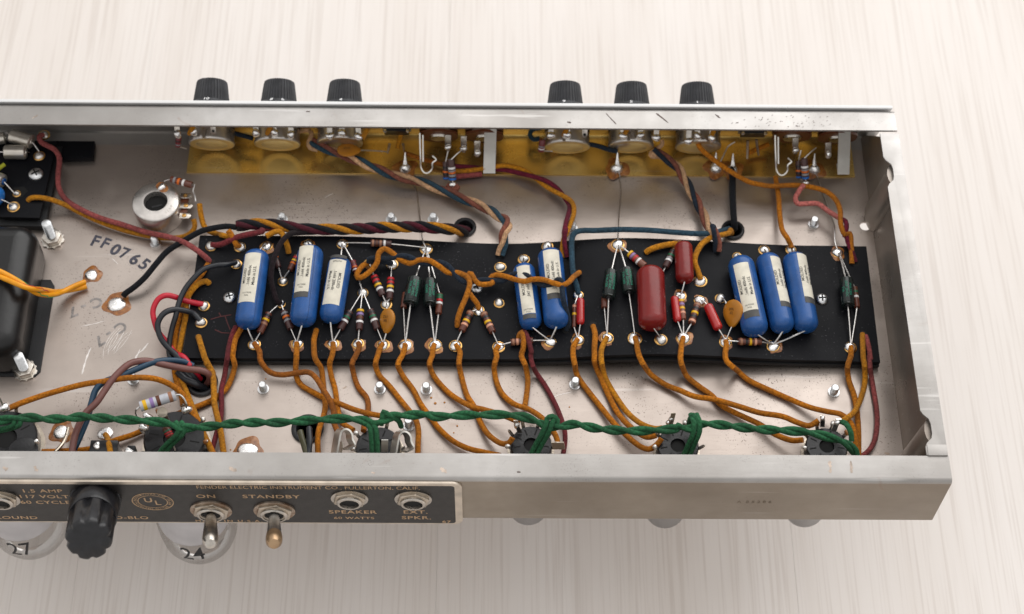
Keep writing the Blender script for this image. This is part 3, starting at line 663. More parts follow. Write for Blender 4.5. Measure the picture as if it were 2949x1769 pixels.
wire(run((B_(W2), [(285, 1215, 1.6)]), (W6, [(1215, 60, 7), (1192, 110, 4), (1205, 190, 2), (1235, 270, 1.8), (1290, 340, 2), (1298, 420, 5), (1278, 490, 8), (1268, 560, 10)])), 'rust', R_, 'orange wire passing left of a small bolt to the middle socket', G1, start=E[18])
wire(run((B_(W2), [(490, 1215, 1.6)]), (W6, [(1362, 60, 7), (1348, 120, 4), (1375, 190, 2), (1440, 258, 2), (1505, 340, 2), (1570, 420, 3), (1615, 480, 5), (1635, 560, 6), (1632, 640, 6), (1630, 720, 6)])), 'orange', R_, 'orange wire from below the orange disc bending past a small bolt', G1, start=E[19])
wire(run((B_(W2), [(725, 1230, 1.6)]), (W6, [(1530, 50, 7), (1498, 115, 4), (1530, 190, 2), (1600, 285, 1.8), (1650, 380, 1.8), (1720, 475, 2)]), (W7, [(150, 545, 2.5), (240, 625, 3), (340, 675, 3.5), (440, 700, 4), (560, 725, 5)])), 'orange', R_, 'long orange wire sweeping under the green pair to hide behind the near rim', G1, start=E[20])
wire(run((B_(W2), [(1000, 1230, 1.6)]), (W7, [(105, 55, 7), (85, 115, 4), (120, 200, 2), (220, 310, 2), (350, 390, 4), (450, 418, 6), (560, 450, 9), (650, 485, 12), (680, 500, 13)])), 'orange', R_, 'orange wire curving right onto the upper lugs of the first small valve socket', G1, start=E[21])
wire(run((B_(W2), [(1255, 1240, 1.6)]), (W7, [(290, 45, 7), (282, 110, 4), (300, 200, 2), (335, 320, 1.8), (385, 400, 2), (425, 500, 3), (480, 585, 5), (560, 642, 8), (615, 640, 10), (640, 605, 12)])), 'orange', R_, 'orange wire crossing another and hooking into the side of the first small socket', G1, start=E[22])
wire(run((B_(W2), [(1610, 1250, 1.6)]), (W7, [(535, 60, 7), (518, 130, 4), (530, 220, 2), (570, 310, 2), (650, 380, 3), (740, 412, 5), (820, 460, 8), (880, 520, 10), (930, 595, 11), (942, 645, 11)])), 'orange', R_, 'orange wire looping over the first small socket to its far lug', G1, start=E[24])
wire(run((B_(W3), [(325, 1170, .8), (318, 1110, 3.2), (345, 1072, 4.6), (362, 1120, 5), (362, 1220, 3.5)]), (W7, [(700, 60, 7), (728, 130, 4), (742, 220, 2), (735, 310, 2.5), (722, 395, 4)])), 'orange', R_, 'orange wire arched over a flat brown resistor', G1)
wire(run((B_(W3), [(360, 1060, 1), (385, 1080, 4.4), (412, 1150, 4.8), (440, 1260, 3.5)]), (W7, [(763, 40, 8), (765, 90, 5), (795, 165, 2.5), (860, 260, 2), (920, 370, 2.5), (962, 470, 4), (988, 560, 6), (990, 640, 6), (975, 730, 6)])), 'maroon', 1.25, 'maroon wire arched over a flat brown resistor and running past the socket')
wire(run((B_(W3), [(850, 1205, 1.6)]), (W7, [(1045, 50, 8), (1055, 110, 5), (1075, 195, 2.5), (1150, 300, 2), (1230, 400, 2.5), (1310, 500, 4), (1385, 575, 5), (1480, 655, 6), (1550, 682, 7), (1605, 650, 9), (1635, 610, 11)])), 'orange', R_, 'orange wire passing a small bolt and hooking up into the second small socket', G1, start=E[32])
wire(run((B_(W3), [(1038, 1008, .4), (1058, 1090, 2), (1052, 1230, 2)]), (W7, [(1188, 50, 9), (1192, 115, 6), (1240, 230, 3), (1290, 340, 2), (1350, 450, 4), (1430, 535, 6), (1530, 600, 8), (1600, 590, 10)])), 'orange', R_, 'orange wire from a board hole, left one of a close pair to the second socket', G1)
wire(run((B_(W3), [(1135, 1195, 1.4)]), (W7, [(1232, 30, 10), (1235, 105, 7), (1262, 210, 3), (1330, 330, 2), (1410, 440, 4), (1500, 512, 8), (1590, 545, 11), (1640, 540, 12)])), 'amber', R_, 'orange wire from a frayed eyelet end, right one of a close pair', G1, start=E[34])
wire(run((B_(W3), [(1460, 1165, 1.8)]), (W7, [(1478, 30, 11), (1500, 90, 8), (1560, 178, 4), (1660, 250, 2.5), (1760, 290, 3.5)]), (W8, [(120, 330, 5), (250, 350, 6), (400, 392, 7), (550, 438, 8), (700, 462, 9), (800, 502, 10), (880, 525, 11), (945, 490, 13)])), 'orange', R_, 'orange wire from beside the large red capacitor crossing over to the last socket', G1, start=E[35])
wire(run((B_(W4), [(555, 1165, 1.8)]), (W7, [(1765, 20, 11), (1763, 90, 7), (1790, 170, 3.5)]), (W8, [(80, 210, 2.5), (150, 265, 2), (230, 322, 2), (300, 392, 2), (400, 445, 2.5), (550, 515, 4), (650, 580, 5), (760, 622, 7), (840, 620, 10)])), 'orange', R_, 'orange wire crossing under another to the lower lug of the last socket', G1, start=E[42])
wire(run((B_(W4), [(985, 1200, 1.8)]), (W8, [(322, 40, 10), (332, 95, 6), (400, 155, 2.5), (480, 222, 2), (600, 280, 2), (740, 342, 2), (880, 400, 4), (1000, 430, 7), (1095, 450, 9), (1160, 510, 10), (1188, 600, 10), (1200, 730, 9)])), 'orange', R_, 'long orange wire sweeping over the top of the last valve socket', G1, start=E[43])
wire(run((B_(W5), [(845, 1265, 1.4)]), (W8, [(1160, 60, 6), (1138, 135, 3.5), (1148, 225, 2), (1180, 315, 2), (1197, 400, 3), (1208, 500, 4), (1212, 600, 5), (1212, 730, 5)])), 'orange', R_, 'orange wire from below the lone capacitor near the end wall', G1, start=E[49])
wire(run((B_(W5), [(958, 1088, .3), (960, 1180, 1.8), (965, 1320, 1.8)]), (W8, [(1250, 110, 4), (1255, 190, 3), (1248, 270, 3), (1222, 355, 5), (1185, 430, 8), (1140, 470, 12), (1090, 500, 13)])), 'amber', R_, 'orange wire from a slot by the end wall crossing another on its way down', G1)
wire(run((B_(W5), [(988, 1105, .3), (1015, 1200, 1.6), (1035, 1330, 1.6)]), (W8, [(1282, 60, 5), (1292, 160, 3), (1312, 285, 2), (1330, 400, 2), (1336, 510, 2.5), (1320, 620, 3), (1280, 690, 3.5), (1225, 735, 4)])), 'rose', 1.3, 'long maroon wire bowing along the end wall')
# ---- wires of the left half
wire(run((V1, [(372, 560, 12), (335, 575, 13), (350, 620, 13), (400, 650, 12), (470, 690, 11), (508, 765, 9), (497, 900, 7), (503, 1010, 6), (560, 1110, 6), (680, 1190, 7), (850, 1268, 7), (1050, 1328, 6), (1250, 1392, 6)]), (V2, [(1440, 245, 8), (1590, 300, 12)]), (B_(W1), [(300, 330, 3), (350, 385, .8)])), 'rose', 1.45, 'dusty rose wire winding from the side board down onto the main board')
wire(run((V1, [(240, 1122, 9), (265, 1100, 10.5), (330, 1095, 11), (430, 1112, 9), (560, 1160, 6), (700, 1232, 4), (850, 1300, 3.5), (1050, 1372, 3), (1250, 1420, 3), (1400, 1440, 3), (1550, 1435, 4), (1635, 1395, 6), (1665, 1340, 8), (1655, 1280, 10)])), 'amber', 1.4, 'orange wire running beneath the rose wire to the round trimmer')
wire(run((V1, [(1705, 1150, 11), (1715, 1230, 9), (1740, 1330, 6), (1790, 1385, 6), (1880, 1412, 8)]), (B_(W1), [(480, 128, 2), (560, 150, 2)])), 'amber', 1.45, 'orange wire from the trimmer tab slipping under the black wire')
wire(run((B_(W1), [(530, 85, 7), (555, 115, 6.5), (590, 180, 4.5), (622, 235, 2)])), 'orange', 1.6, 'stubby orange wire end soldered beside the leaning lead of an eyelet', end=E[2])
wire(run((V2, [(1055, 750, 2), (1075, 725, 3), (1140, 680, 5), (1235, 595, 7), (1330, 480, 8), (1430, 368, 8), (1560, 285, 10), (1700, 205, 13)]), (V4, [(360, 1365, 15), (500, 1342, 16), (600, 1350, 16.5)])), 'black', 1.55, 'black cloth wire from the flux ringed solder pad into the harness')
wire(run((B_(W1), [(440, 220, 2), (500, 200, 4), (620, 145, 6), (740, 115, 7), (860, 92, 7)]), (V4, [(820, 1368, 16), (960, 1352, 16), (1060, 1362, 16)])), 'maroon', 1.5, 'maroon wire from the first eyelet rising into the twisted harness', start=E[1])
wire(run((B_(W1), [(900, 138, 5), (960, 105, 5), (1015, 90, 5), (1055, 112, 4.6), (1085, 180, 3.5), (1110, 250, 2.2), (1116, 300, .4)])), 'amber', 1.5, 'orange wire bent like a hook above two blue capacitors')
wire(run((B_(W1), [(1005, 770, 3), (965, 650, 4), (945, 540, 6.5), (958, 420, 8), (990, 310, 9), (1050, 190, 9), (1130, 115, 8)]), (V4, [(1110, 1398, 16.5), (1200, 1392, 17)])), 'umber', 1.45, 'dark brown wire arching between two blue capacitors into the harness', start=E[8])
wire(run((V2, [(1600, 795, 11), (1500, 760, 15), (1420, 745, 17), (1350, 780, 17), (1308, 870, 15), (1318, 960, 13), (1355, 1060, 10), (1430, 1150, 6), (1500, 1240, 4)]), (V3, [(1230, 70, 3), (1300, 170, 1), (1340, 215, -3)])), 'p_red', 1.45, 'bright red plastic lead looping out from an eyelet', start=E[5])
wire(run((V2, [(1930, 482, 16), (1850, 487, 17), (1740, 522, 18), (1650, 605, 18), (1580, 695, 17), (1532, 800, 16), (1502, 920, 14), (1470, 1030, 10), (1448, 1150, 7), (1450, 1260, 5), (1520, 1345, 4)]), (V3, [(1240, 180, 3), (1310, 235, -2)])), 'p_blackp', 1.4, 'black plastic lead curving wide from the eyelet beside a blue capacitor', start=E[3])
wire(run((V2, [(1660, 905, 10), (1600, 880, 13), (1490, 866, 16), (1400, 900, 17), (1348, 990, 15), (1370, 1100, 12), (1430, 1185, 9), (1520, 1270, 6)]), (V3, [(1230, 140, 4), (1290, 195, 1), (1330, 250, -3)])), 'p_blackp', 1.5, 'black plastic lead with white print doubling back from the lower eyelet', start=E[6])
wire(run((B_(W1), [(345, 600, .3), (320, 575, 1.8), (240, 600, 2.5), (165, 680, 3)]), (V2, [(1595, 800, 9), (1590, 900, 8), (1563, 1050, 6), (1535, 1200, 4)]), (V3, [(1175, 130, 3), (1215, 230, 3), (1268, 360, 4), (1312, 465, 6), (1365, 590, 8), (1425, 720, 8)])), 'amber', 1.5, 'orange wire hugging the board edge down to the large socket')
wire(run((B_(W1), [(340, 395, .4), (285, 490, 2), (215, 580, 2.6), (140, 690, 2)]), (V2, [(1560, 850, 6), (1535, 950, 5), (1508, 1060, 4), (1492, 1200, 3)]), (V3, [(1165, 160, 3), (1185, 250, 3), (1212, 330, 5), (1222, 390, 7)])), 'orange', 1.4, 'second orange wire tucked behind the black lead at the board edge')
wire(run((B_(W1), [(240, 1112, .3), (255, 1160, 2), (285, 1260, 2.2)]), (V2, [(1755, 1290, 8), (1820, 1410, 4)]), (V3, [(1375, 100, 4), (1420, 185, 6), (1428, 280, 6), (1432, 380, 6), (1455, 480, 7), (1476, 580, 7), (1495, 720, 7)])), 'amber', 1.5, 'orange wire from the corner hole of the board passing over the black grommet')
wire(run((B_(W1), [(605, 1020, 1), (575, 1080, 2), (540, 1200, 2.2), (520, 1330, 2.4)]), (V3, [(1512, 110, 5), (1500, 190, 3), (1478, 290, 3), (1480, 390, 3.5), (1470, 490, 4), (1440, 600, 5), (1415, 690, 5)])), 'maroon', 1.35, 'maroon wire dropping from under the first blue capacitor')
wire(run((B_(W1), [(655, 1035, 1), (600, 1140, 2.2), (575, 1280, 2.4)]), (V3, [(1555, 75, 7), (1568, 120, 4), (1545, 210, 2), (1500, 290, 1.8), (1420, 350, 1.6), (1320, 395, 2), (1200, 440, 2.5), (1060, 505, 3), (900, 580, 3), (770, 622, 4), (600, 680, 4), (400, 695, 4), (280, 700, 4)])), 'orange', 1.4, 'orange wire from under the first blue capacitor doubling back behind the large socket')
wire(run((V3, [(45, 415, 16), (120, 382, 14), (220, 345, 12), (350, 303, 12), (550, 250, 14), (700, 228, 17), (850, 206, 18), (1000, 206, 17), (1100, 232, 14), (1185, 282, 11), (1240, 350, 9), (1280, 430, 8), (1335, 530, 8), (1400, 660, 8), (1430, 720, 8)])), 'orange', 1.45, 'long orange wire bridging the left socket and the large socket')
wire(run((V3, [(1372, 262, -5), (1398, 222, 2), (1390, 178, 8), (1340, 156, 10), (1250, 146, 11), (1100, 118, 12), (1020, 98, 14), (950, 92, 16), (860, 115, 18), (765, 200, 19), (700, 290, 19), (645, 370, 19), (565, 450, 18), (515, 550, 17), (490, 640, 16), (480, 720, 15)])), 'p_brownp', 1.7, 'brown plastic lead arching over the pan beside a blue one')
wire(run((V3, [(1290, 125, 6), (1230, 98, 8), (1140, 88, 11), (1030, 100, 14), (900, 152, 16), (800, 195, 17), (700, 230, 16), (640, 285, 15), (612, 370, 14), (582, 480, 13), (545, 570, 12), (510, 650, 11), (470, 720, 10)])), 'p_bluep', 1.6, 'blue plastic lead twisted once round a brown one')
tag(obj('wire', tube(spline(run((V3, [(1190, 165, 4), (1240, 215, 4), (1300, 245, 4), (1350, 270, 0), (1380, 290, -3)])), 1.4), 2.0, 10), 'p_blackp'), 'fat printed black lead diving into the grommet', 'wire')
def twist(path, mats, r, pitch, R, labels, grp, ph0=0.0, cat='wire', flat=1.0):
    C = spline(path, 1.1); n = len(mats); ln = [0.0]
    for a, b_ in zip(C, C[1:]): ln.append(ln[-1] + (b_ - a).length)
    for k in range(n):
        out = []
        for i, p in enumerate(C):
            t = (C[min(i + 1, len(C) - 1)] - C[max(i - 1, 0)]).normalized(); u = t.cross(Vector((0, 0, 1))).normalized(); s = u.cross(t)
            a = ph0 + 2 * PI * k / n + 2 * PI * ln[i] / pitch + .55 * math.sin(ln[i] / 13.0 + ph0) + .4 * math.sin(ln[i] / 31.0); out.append(p + u * math.cos(a) * R + s * math.sin(a) * R * flat)
        tag(obj('wire', tube(out, r, 10), mats[k], None), labels[k], cat, grp)
# thick harness into the grommet
hz = run((V4, [(600, 1338, 17), (760, 1322, 17), (950, 1330, 17), (1150, 1362, 17), (1400, 1368, 17), (1650, 1362, 17), (1900, 1350, 17), (2150, 1345, 17)]), (V5, [(380, 1355, 17), (500, 1365, 14), (590, 1375, 8), (650, 1385, 1), (668, 1385, -6)]))
twist(hz, ['black', 'amber', 'umber', 'plum'], 1.5, -31, 1.62, ['black strand of the thick harness running to the grommet', 'orange strand of the thick harness running to the grommet', 'dark brown strand of the thick harness running to the grommet', 'wine red strand of the thick harness running to the grommet'], 'strands of the thick harness', 3.4)
# triple from the third control to the board
t1 = run((V4, [(1235, 620, 12), (1300, 650, 12), (1420, 700, 11), (1560, 752, 10), (1700, 812, 9), (1850, 872, 8), (2000, 925, 7)]), (V5, [(230, 950, 6.5), (400, 1012, 6), (550, 1072, 6), (700, 1132, 6), (820, 1182, 7), (930, 1250, 9), (1005, 1300, 12), (1010, 1350, 14), (985, 1410, 14)]), (B_(W3), [(165, 210, 4.5), (150, 270, 2), (140, 325, .3)]))
twist(t1, ['teal', 'brown', 'peach'], 1.3, -40, 1.45, ['teal strand of the triple that ends beside a lone eyelet', 'brown strand of the triple that ends beside a lone eyelet', 'peach strand of the triple that ends beside a lone eyelet'], 'triple wires from the control row', .4)
t2 = run((V5, [(560, 850, 5), (700, 850, 5), (830, 846, 5), (1000, 842, 5), (1150, 880, 5), (1280, 940, 5), (1400, 1012, 5), (1490, 1085, 6), (1555, 1155, 8), (1558, 1230, 10), (1530, 1320, 13), (1500, 1420, 15)]), (B_(W3), [(770, 90, 6), (755, 180, 4), (755, 260, 2.2), (765, 345, .3)]))
twist(t2, ['wine', 'amber'], 1.3, 52, 1.35, ['wine red strand of the pair curving over bare pan to the board', 'orange strand of the pair curving over bare pan to the board'], 'pair curving over the pan', 2.0)
t3 = run((V6, [(1190, 690, 12), (1250, 730, 11), (1310, 770, 10), (1400, 840, 9), (1465, 950, 7), (1530, 1070, 6), (1590, 1180, 6), (1640, 1290, 8), (1690, 1390, 12)]), (B_(W4), [(848, 60, 8), (875, 140, 6), (895, 210, 3), (902, 285, .3)]))
twist(t3, ['navy', 'brown', 'peach'], 1.3, -36, 1.4, ['dark blue strand of the triple beside the black ground wire', 'brown strand of the triple beside the black ground wire', 'peach strand of the triple beside the black ground wire'], 'triple wires beside the ground wire', 1.0)
# loose ends of the triples at the controls
wire(run((V4, [(1105, 552, 13), (1150, 525, 14), (1215, 520, 14), (1240, 560, 14), (1215, 620, 13), (1225, 670, 11), (1290, 690, 10)])), 'peach', 1.3, 'peach wire end hooked round beside the third control')
wire(run((V6, [(1262, 605, 14), (1268, 640, 13), (1225, 680, 11), (1170, 715, 10), (1180, 745, 9), (1250, 745, 9)])), 'peach', 1.2, 'peach wire end folded beside the fifth control')
wire(run((V6, [(640, 640, 14), (720, 655, 13), (800, 682, 12), (880, 700, 10)])), 'navy', 1.3, 'dark blue wire passing behind the fourth and fifth controls')
wire(run((V4, [(575, 545, 13), (650, 565, 12), (735, 590, 12)])), 'navy', 1.3, 'dark blue wire passing behind the first and second controls')
wire(run((V5, [(1290, 590, 12), (1240, 600, 11), (1205, 560, 11), (1230, 515, 12), (1300, 500, 13)])), 'teal', 1.3, 'teal wire curled beside the fourth control')
# black and orange pair across the middle of the board
GZ = 'twisted orange and black wire across the board'
wire(run((B_(W2), [(372, 400, 3), (318, 425, 4), (265, 495, 5), (270, 540, 5), (330, 525, 5.5), (420, 450, 6.5), (462, 380, 8), (475, 300, 9.5), (530, 258, 10), (595, 292, 9.5), (680, 360, 8.5), (780, 402, 8), (850, 372, 9.5), (950, 368, 10.5), (1050, 420, 10), (1150, 490, 8), (1240, 492, 9), (1330, 530, 9), (1358, 600, 8.5), (1325, 720, 7), (1270, 850, 5), (1240, 950, 3), (1238, 1015, .4)])), 'orange', 1.45, 'orange wire looping high over resistors before hanging down beside a brown one', GZ)
wire(run((B_(W2), [(605, 405, 2), (540, 388, 3.5), (440, 385, 4), (370, 378, 5), (400, 352, 6.5), (500, 352, 7.5), (600, 350, 8), (700, 325, 10), (790, 345, 10), (870, 395, 8), (970, 408, 8), (1060, 388, 10), (1150, 425, 10), (1220, 515, 8.5), (1300, 582, 7.5), (1400, 575, 6), (1500, 560, 5), (1600, 568, 5)]), (B_(W3), [(150, 578, 5), (235, 518, 7.5), (310, 500, 9), (400, 520, 11), (470, 575, 11), (560, 612, 12), (640, 605, 13), (690, 560, 15.2), (728, 570, 15.6), (738, 650, 15), (752, 760, 13.5), (790, 900, 8), (800, 980, 4), (782, 1045, .3)])), 'navy', 1.4, 'black and blue wire twisted with orange, hanging over a blue capacitor', GZ)
wire(run((B_(W2), [(1355, 690, 7), (1390, 740, 5), (1430, 790, 3.5)])), 'orange', 1.4, 'short orange wire branch soldered between two slanting brown resistors', end=E[23])
wire(run((B_(W2), [(1340, 560, 7), (1345, 510, 8), (1372, 500, 8.5), (1405, 560, 8), (1450, 602, 7), (1520, 605, 6.5), (1580, 590, 5.5)]), (B_(W3), [(40, 545, 4), (100, 512, 6), (200, 530, 8), (290, 560, 10), (380, 575, 12.5), (460, 555, 14), (560, 560, 15), (650, 590, 16), (740, 612, 15.5), (800, 585, 14), (850, 530, 8), (905, 490, 1)])), 'orange', 1.4, 'orange wire twisted across two blue capacitors, pointing at a board hole', GZ)
# teal wire and neighbours above the board
wire(run((V6, [(1840, 1362, 2), (1800, 1375, 7)]), (W4, [(930, 88, 12), (860, 108, 15), (700, 112, 16), (500, 100, 16), (250, 80, 16), (0, 72, 15)]), (W3, [(1200, 75, 15), (1050, 82, 15), (930, 82, 15), (860, 105, 15.5)]), (B_(W3), [(832, 170, 5), (832, 300, 4), (838, 420, 4.5), (850, 530, 4), (880, 620, 3)])), 'teal', 1.5, 'teal wire running along the top edge of the board then turning down', end=E[31])
wire(run((V6, [(1860, 1400, 1), (1850, 1375, 6)]), (W4, [(1010, 105, 9), (940, 125, 13), (840, 148, 15)]), (B_(W4), [(745, 215, 5), (690, 310, 5), (678, 390, 4.5), (705, 470, 3), (728, 535, 2)])), 'amber', 1.5, 'orange wire from the grommet bending down past the medium red capacitor', end=E[38])
wire(run((B_(W4), [(205, 295, .3), (235, 272, 1.8), (300, 245, 2.6), (370, 228, 2.8), (440, 215, 2.6)])), 'amber', 1.55, 'short frayed orange wire lying between a board hole and a red capacitor', end=E[37])
wire(run((V6, [(1862, 850, 3), (1868, 930, 5), (1870, 1100, 6), (1878, 1250, 6), (1885, 1330, 3), (1886, 1370, -4)])), 'black', 1.75, 'thick black ground wire dropping straight into the grommet')
wire(run((V6, [(1572, 620, 20), (1585, 660, 19), (1625, 705, 17), (1720, 782, 15), (1850, 872, 13), (2000, 958, 12)]), (V7, [(330, 985, 11), (420, 998, 11), (600, 990, 10), (740, 1002, 10), (880, 1040, 10), (970, 1115, 10), (1008, 1210, 11), (1012, 1320, 12), (1045, 1410, 11)]), (B_(W5), [(835, 110, 4), (850, 250, 2.6), (855, 405, .3)])), 'orange', 1.4, 'long orange wire from the sixth control swinging down to the board corner')
wire(run((V7, [(700, 985, 14), (660, 1035, 12), (625, 1100, 10), (645, 1148, 9), (720, 1148, 9), (820, 1150, 9), (900, 1208, 9), (980, 1258, 10), (1030, 1290, 11)])), 'pink', 1.4, 'pink wire with an S bend hanging from the paired resistors')
wire(run((V7, [(1015, 1278, 11), (1055, 1300, 12), (1062, 1350, 12), (1045, 1420, 10)]), (B_(W5), [(795, 100, 4), (815, 190, 3), (860, 300, 2), (890, 390, .3)])), 'wine', 1.3, 'wine red wire twisted with orange into the corner slot')
wire(run((V7, [(455, 920, 6), (468, 1000, 6), (482, 1100, 6), (492, 1250, 7), (512, 1370, 9), (555, 1440, 12)]), (B_(W5), [(245, 190, 3), (262, 225, 2)])), 'orange', 1.4, 'orange wire dropping straight to the top of the last blue capacitor', end=E[47])
wire(run((V4, [(2030, 470, 20), (2012, 530, 18), (1990, 600, 15), (1975, 680, 12)])), 'amber', 1.4, 'short orange wire soldered to the first slide switch')
wire(run((V5, [(575, 918, 3), (680, 905, 3), (795, 895, 3)])), 'rose', 1.5, 'rose wire lying flat under the first jack bracket')
wire(run((V5, [(130, 715, 6), (250, 755, 5), (400, 800, 4), (520, 830, 4), (580, 850, 4)])), 'rust', 1.3, 'rust orange wire lying on the brass behind the first jack')
wire(run((V7, [(230, 715, 5), (300, 680, 6), (400, 640, 8)])), 'orange', 1.3, 'orange wire lying on the brass behind the second slide switch')
GB = 'bare ground wires to the board'
def bare(pts, label): return tag(obj('bare_wire', tube(spline(pts, 1.4), .33, 6), 'tin', None), label, 'bare wire', GB)
bare(run((V5, [(175, 900, 2), (215, 975, 1.2), (245, 1100, 1.2), (262, 1250, 3), (280, 1400, 9)]), (B_(W2), [(905, 190, 2)])) + [E[14]], 'thin bare wire crossing under the thick harness to the board')
bare(run((V6, [(895, 870, 2), (908, 930, 1.2), (915, 1050, 1), (898, 1250, 6), (890, 1420, 12)])) + [E[33]], 'thin bare wire crossing under the teal wire to the board')
bare(run((V7, [(790, 870, 2), (820, 940, 1), (870, 1080, .8), (940, 1280, 2)]), (W5, [(685, 40, 6)]), (B_(W5), [(690, 190, 2)])) + [E[48]], 'thin bare wire reaching the eyelet above the lone capacitor')
# ---- yellow pair to the solder pad
twist(run((V2, [(-60, 540, 31), (0, 562, 31), (100, 610, 30.5), (200, 662, 30), (300, 702, 25), (400, 722, 16), (500, 718, 8), (600, 690, 4.5), (735, 648, 3)])), ['p_yellow', 'p_yellow'], 1.35, 60, 1.2, ['yellow plastic lead with a green stripe twisted to the solder pad', 'yellow plastic lead with a red stripe twisted to the solder pad'], 'yellow pair to the solder pad', 1.9)
for k, o in enumerate([o for o in COL.objects if o.get('group') == 'yellow pair to the solder pad']):
    vs = [v.co + o.location for v in o.data.vertices]; n = 10
    pts = [vs[i * n + (3 + (i // 5)) % n] / S for i in range(len(vs) // n)]
    c = [sum((vs[i * n + j] for j in range(n)), Vector()) / n / S for i in range(len(vs) // n)]
    obj('stripe', tube([q + (p - q) * .93 for p, q in zip(pts, c)], .3, 5), 'p_green' if k == 0 else 'p_redstripe', o)
# ---- green heater pair
gp = run((V3, [(-60, 490, 26), (0, 490, 26), (100, 475, 26), (200, 470, 26), (320, 480, 26), (450, 475, 26), (560, 465, 26), (700, 475, 26), (850, 485, 26), (1000, 495, 26), (1100, 505, 26), (1180, 525, 26)]), (W6, [(60, 540, 26), (250, 528, 26), (400, 510, 26), (560, 503, 26), (720, 503, 26), (880, 490, 26), (1000, 483, 26), (1150, 478, 26), (1260, 488, 26), (1330, 515, 25), (1400, 490, 25), (1460, 462, 26), (1560, 455, 26), (1700, 450, 26)]), (W7, [(130, 465, 26), (300, 455, 26), (450, 453, 26), (600, 452, 26), (720, 468, 26), (820, 505, 25), (880, 530, 24), (960, 532, 24), (1060, 515, 25), (1200, 543, 25), (1330, 555, 25), (1470, 560, 25), (1600, 555, 25), (1740, 542, 25)]), (W8, [(0, 530, 25), (90, 545, 24), (160, 515, 25), (280, 518, 25), (420, 535, 25), (560, 550, 25), (700, 556, 25), (830, 565, 24), (920, 578, 24), (1040, 610, 22), (1130, 645, 20), (1185, 700, 16), (1200, 760, 12)]))
twist(gp, ['green', 'green'], 1.27, -25, 1.12, ['green cloth strand of the twisted pair strung across all the valve sockets'] * 2, 'strands of the green twisted pair', .3)
GD = 'green drops from the twisted pair'
def drop(pts, labs, sep=1.3):
    for k in (0, 1):
        tag(obj('wire', tube(spline([p + Vector(((k * 2 - 1) * sep, 0, 0)) for p in pts], 1.4), 1.3, 10), 'green', None), labs, 'wire', GD)
drop(run((V3, [(1190, 500, 26), (1215, 540, 26), (1195, 590, 24), (1140, 640, 19), (1090, 700, 14), (1075, 760, 11)])), 'green wire of the drop falling into the large eight pin socket')
drop(run((W6, [(1290, 490, 25), (1330, 540, 25), (1340, 620, 22), (1345, 720, 18)])), 'green wire of the drop between two arched jack springs')
drop(run((W7, [(895, 475, 27), (880, 520, 26), (850, 590, 22), (810, 660, 17), (770, 740, 12)])), 'green wire of the drop falling across the first small socket', 1.4)
drop(run((W8, [(110, 450, 24), (130, 500, 26), (128, 570, 24), (95, 650, 18), (60, 730, 12)])), 'green wire of the drop falling across the second small socket', 1.4)
drop(run((V3, [(120, 470, 26), (110, 520, 25), (60, 540, 22), (0, 555, 20), (-40, 560, 18)])), 'green frayed wire bunched over the left eight pin socket', 1.4)
for v, pts, lab in [(W6, [(1385, 520, 23), (1395, 470, 26), (1400, 432, 27), (1440, 455, 27), (1500, 490, 24), (1520, 530, 18)], 'green wire loop knotted above the middle socket'), (W7, [(880, 520, 24), (870, 480, 27), (905, 462, 28), (940, 490, 26), (930, 540, 24)], 'green wire loop knotted above the first small socket'), (W8, [(150, 570, 23), (140, 510, 25), (108, 455, 26), (88, 480, 22), (80, 510, 16)], 'green wire loop reaching a lug of the second small socket'), (W8, [(1090, 495, 17), (1130, 515, 20), (1160, 570, 20), (1165, 630, 18)], 'green wire end looped behind the last socket')]:
    wire(run((v, pts)), 'green', 1.35, lab)
# ================================================================ controls on the slanted front panel
def wallp(x, z, inn): return Vector((x, fy(z), z)) + n_out * inn      # inn < 0 goes into the chassis
def hexa(r): return [(r * math.cos(PI / 3 * i + .3), r * math.sin(PI / 3 * i + .3)) for i in range(6)]
def solder_lug(parent, P, d, L=7, w_=2.2, blob=1.9, m='solder', hole=False):
    d = Vector(d).normalized(); f, u, s = frame(d, (0, -.5, .85))
    lug = obj('lug', prism([(-w_ / 2, 0), (w_ / 2, 0), (w_ / 2, L * .8), (w_ * .25, L), (-w_ * .25, L), (-w_ / 2, L * .8)], P - u * .3, s, d, u, .6), 'nickel', parent, bevel=.1)
    if blob: obj('solder', dome(P + d * L * .75 + u * .2, blob, blob * .9, 12, u, .22), m, lug)
    if hole: obj('lug_hole', lathe([(-.1, .75), (.4, .75), (.42, .05)], P + d * L * .75, u, 12), 'hole', lug)
ZK = 26.0
knobs = [(V4, 385, 'black fluted knob with a chipped flank, number ten showing on its skirt', '10'), (V4, 960, 'black fluted knob with a pointer nick near its right flank', '8 6'), (V4, 1520, 'black fluted knob with a notched left rim, beside the long bare stretch of panel', '4'), (V6, 440, 'black fluted knob with number nine on its skirt', '9'), (V6, 1010, 'black fluted knob between two others on the right hand panel group', '5'), (V6, 1570, 'black fluted knob closest to the chassis end corner', '1')]
pots = []
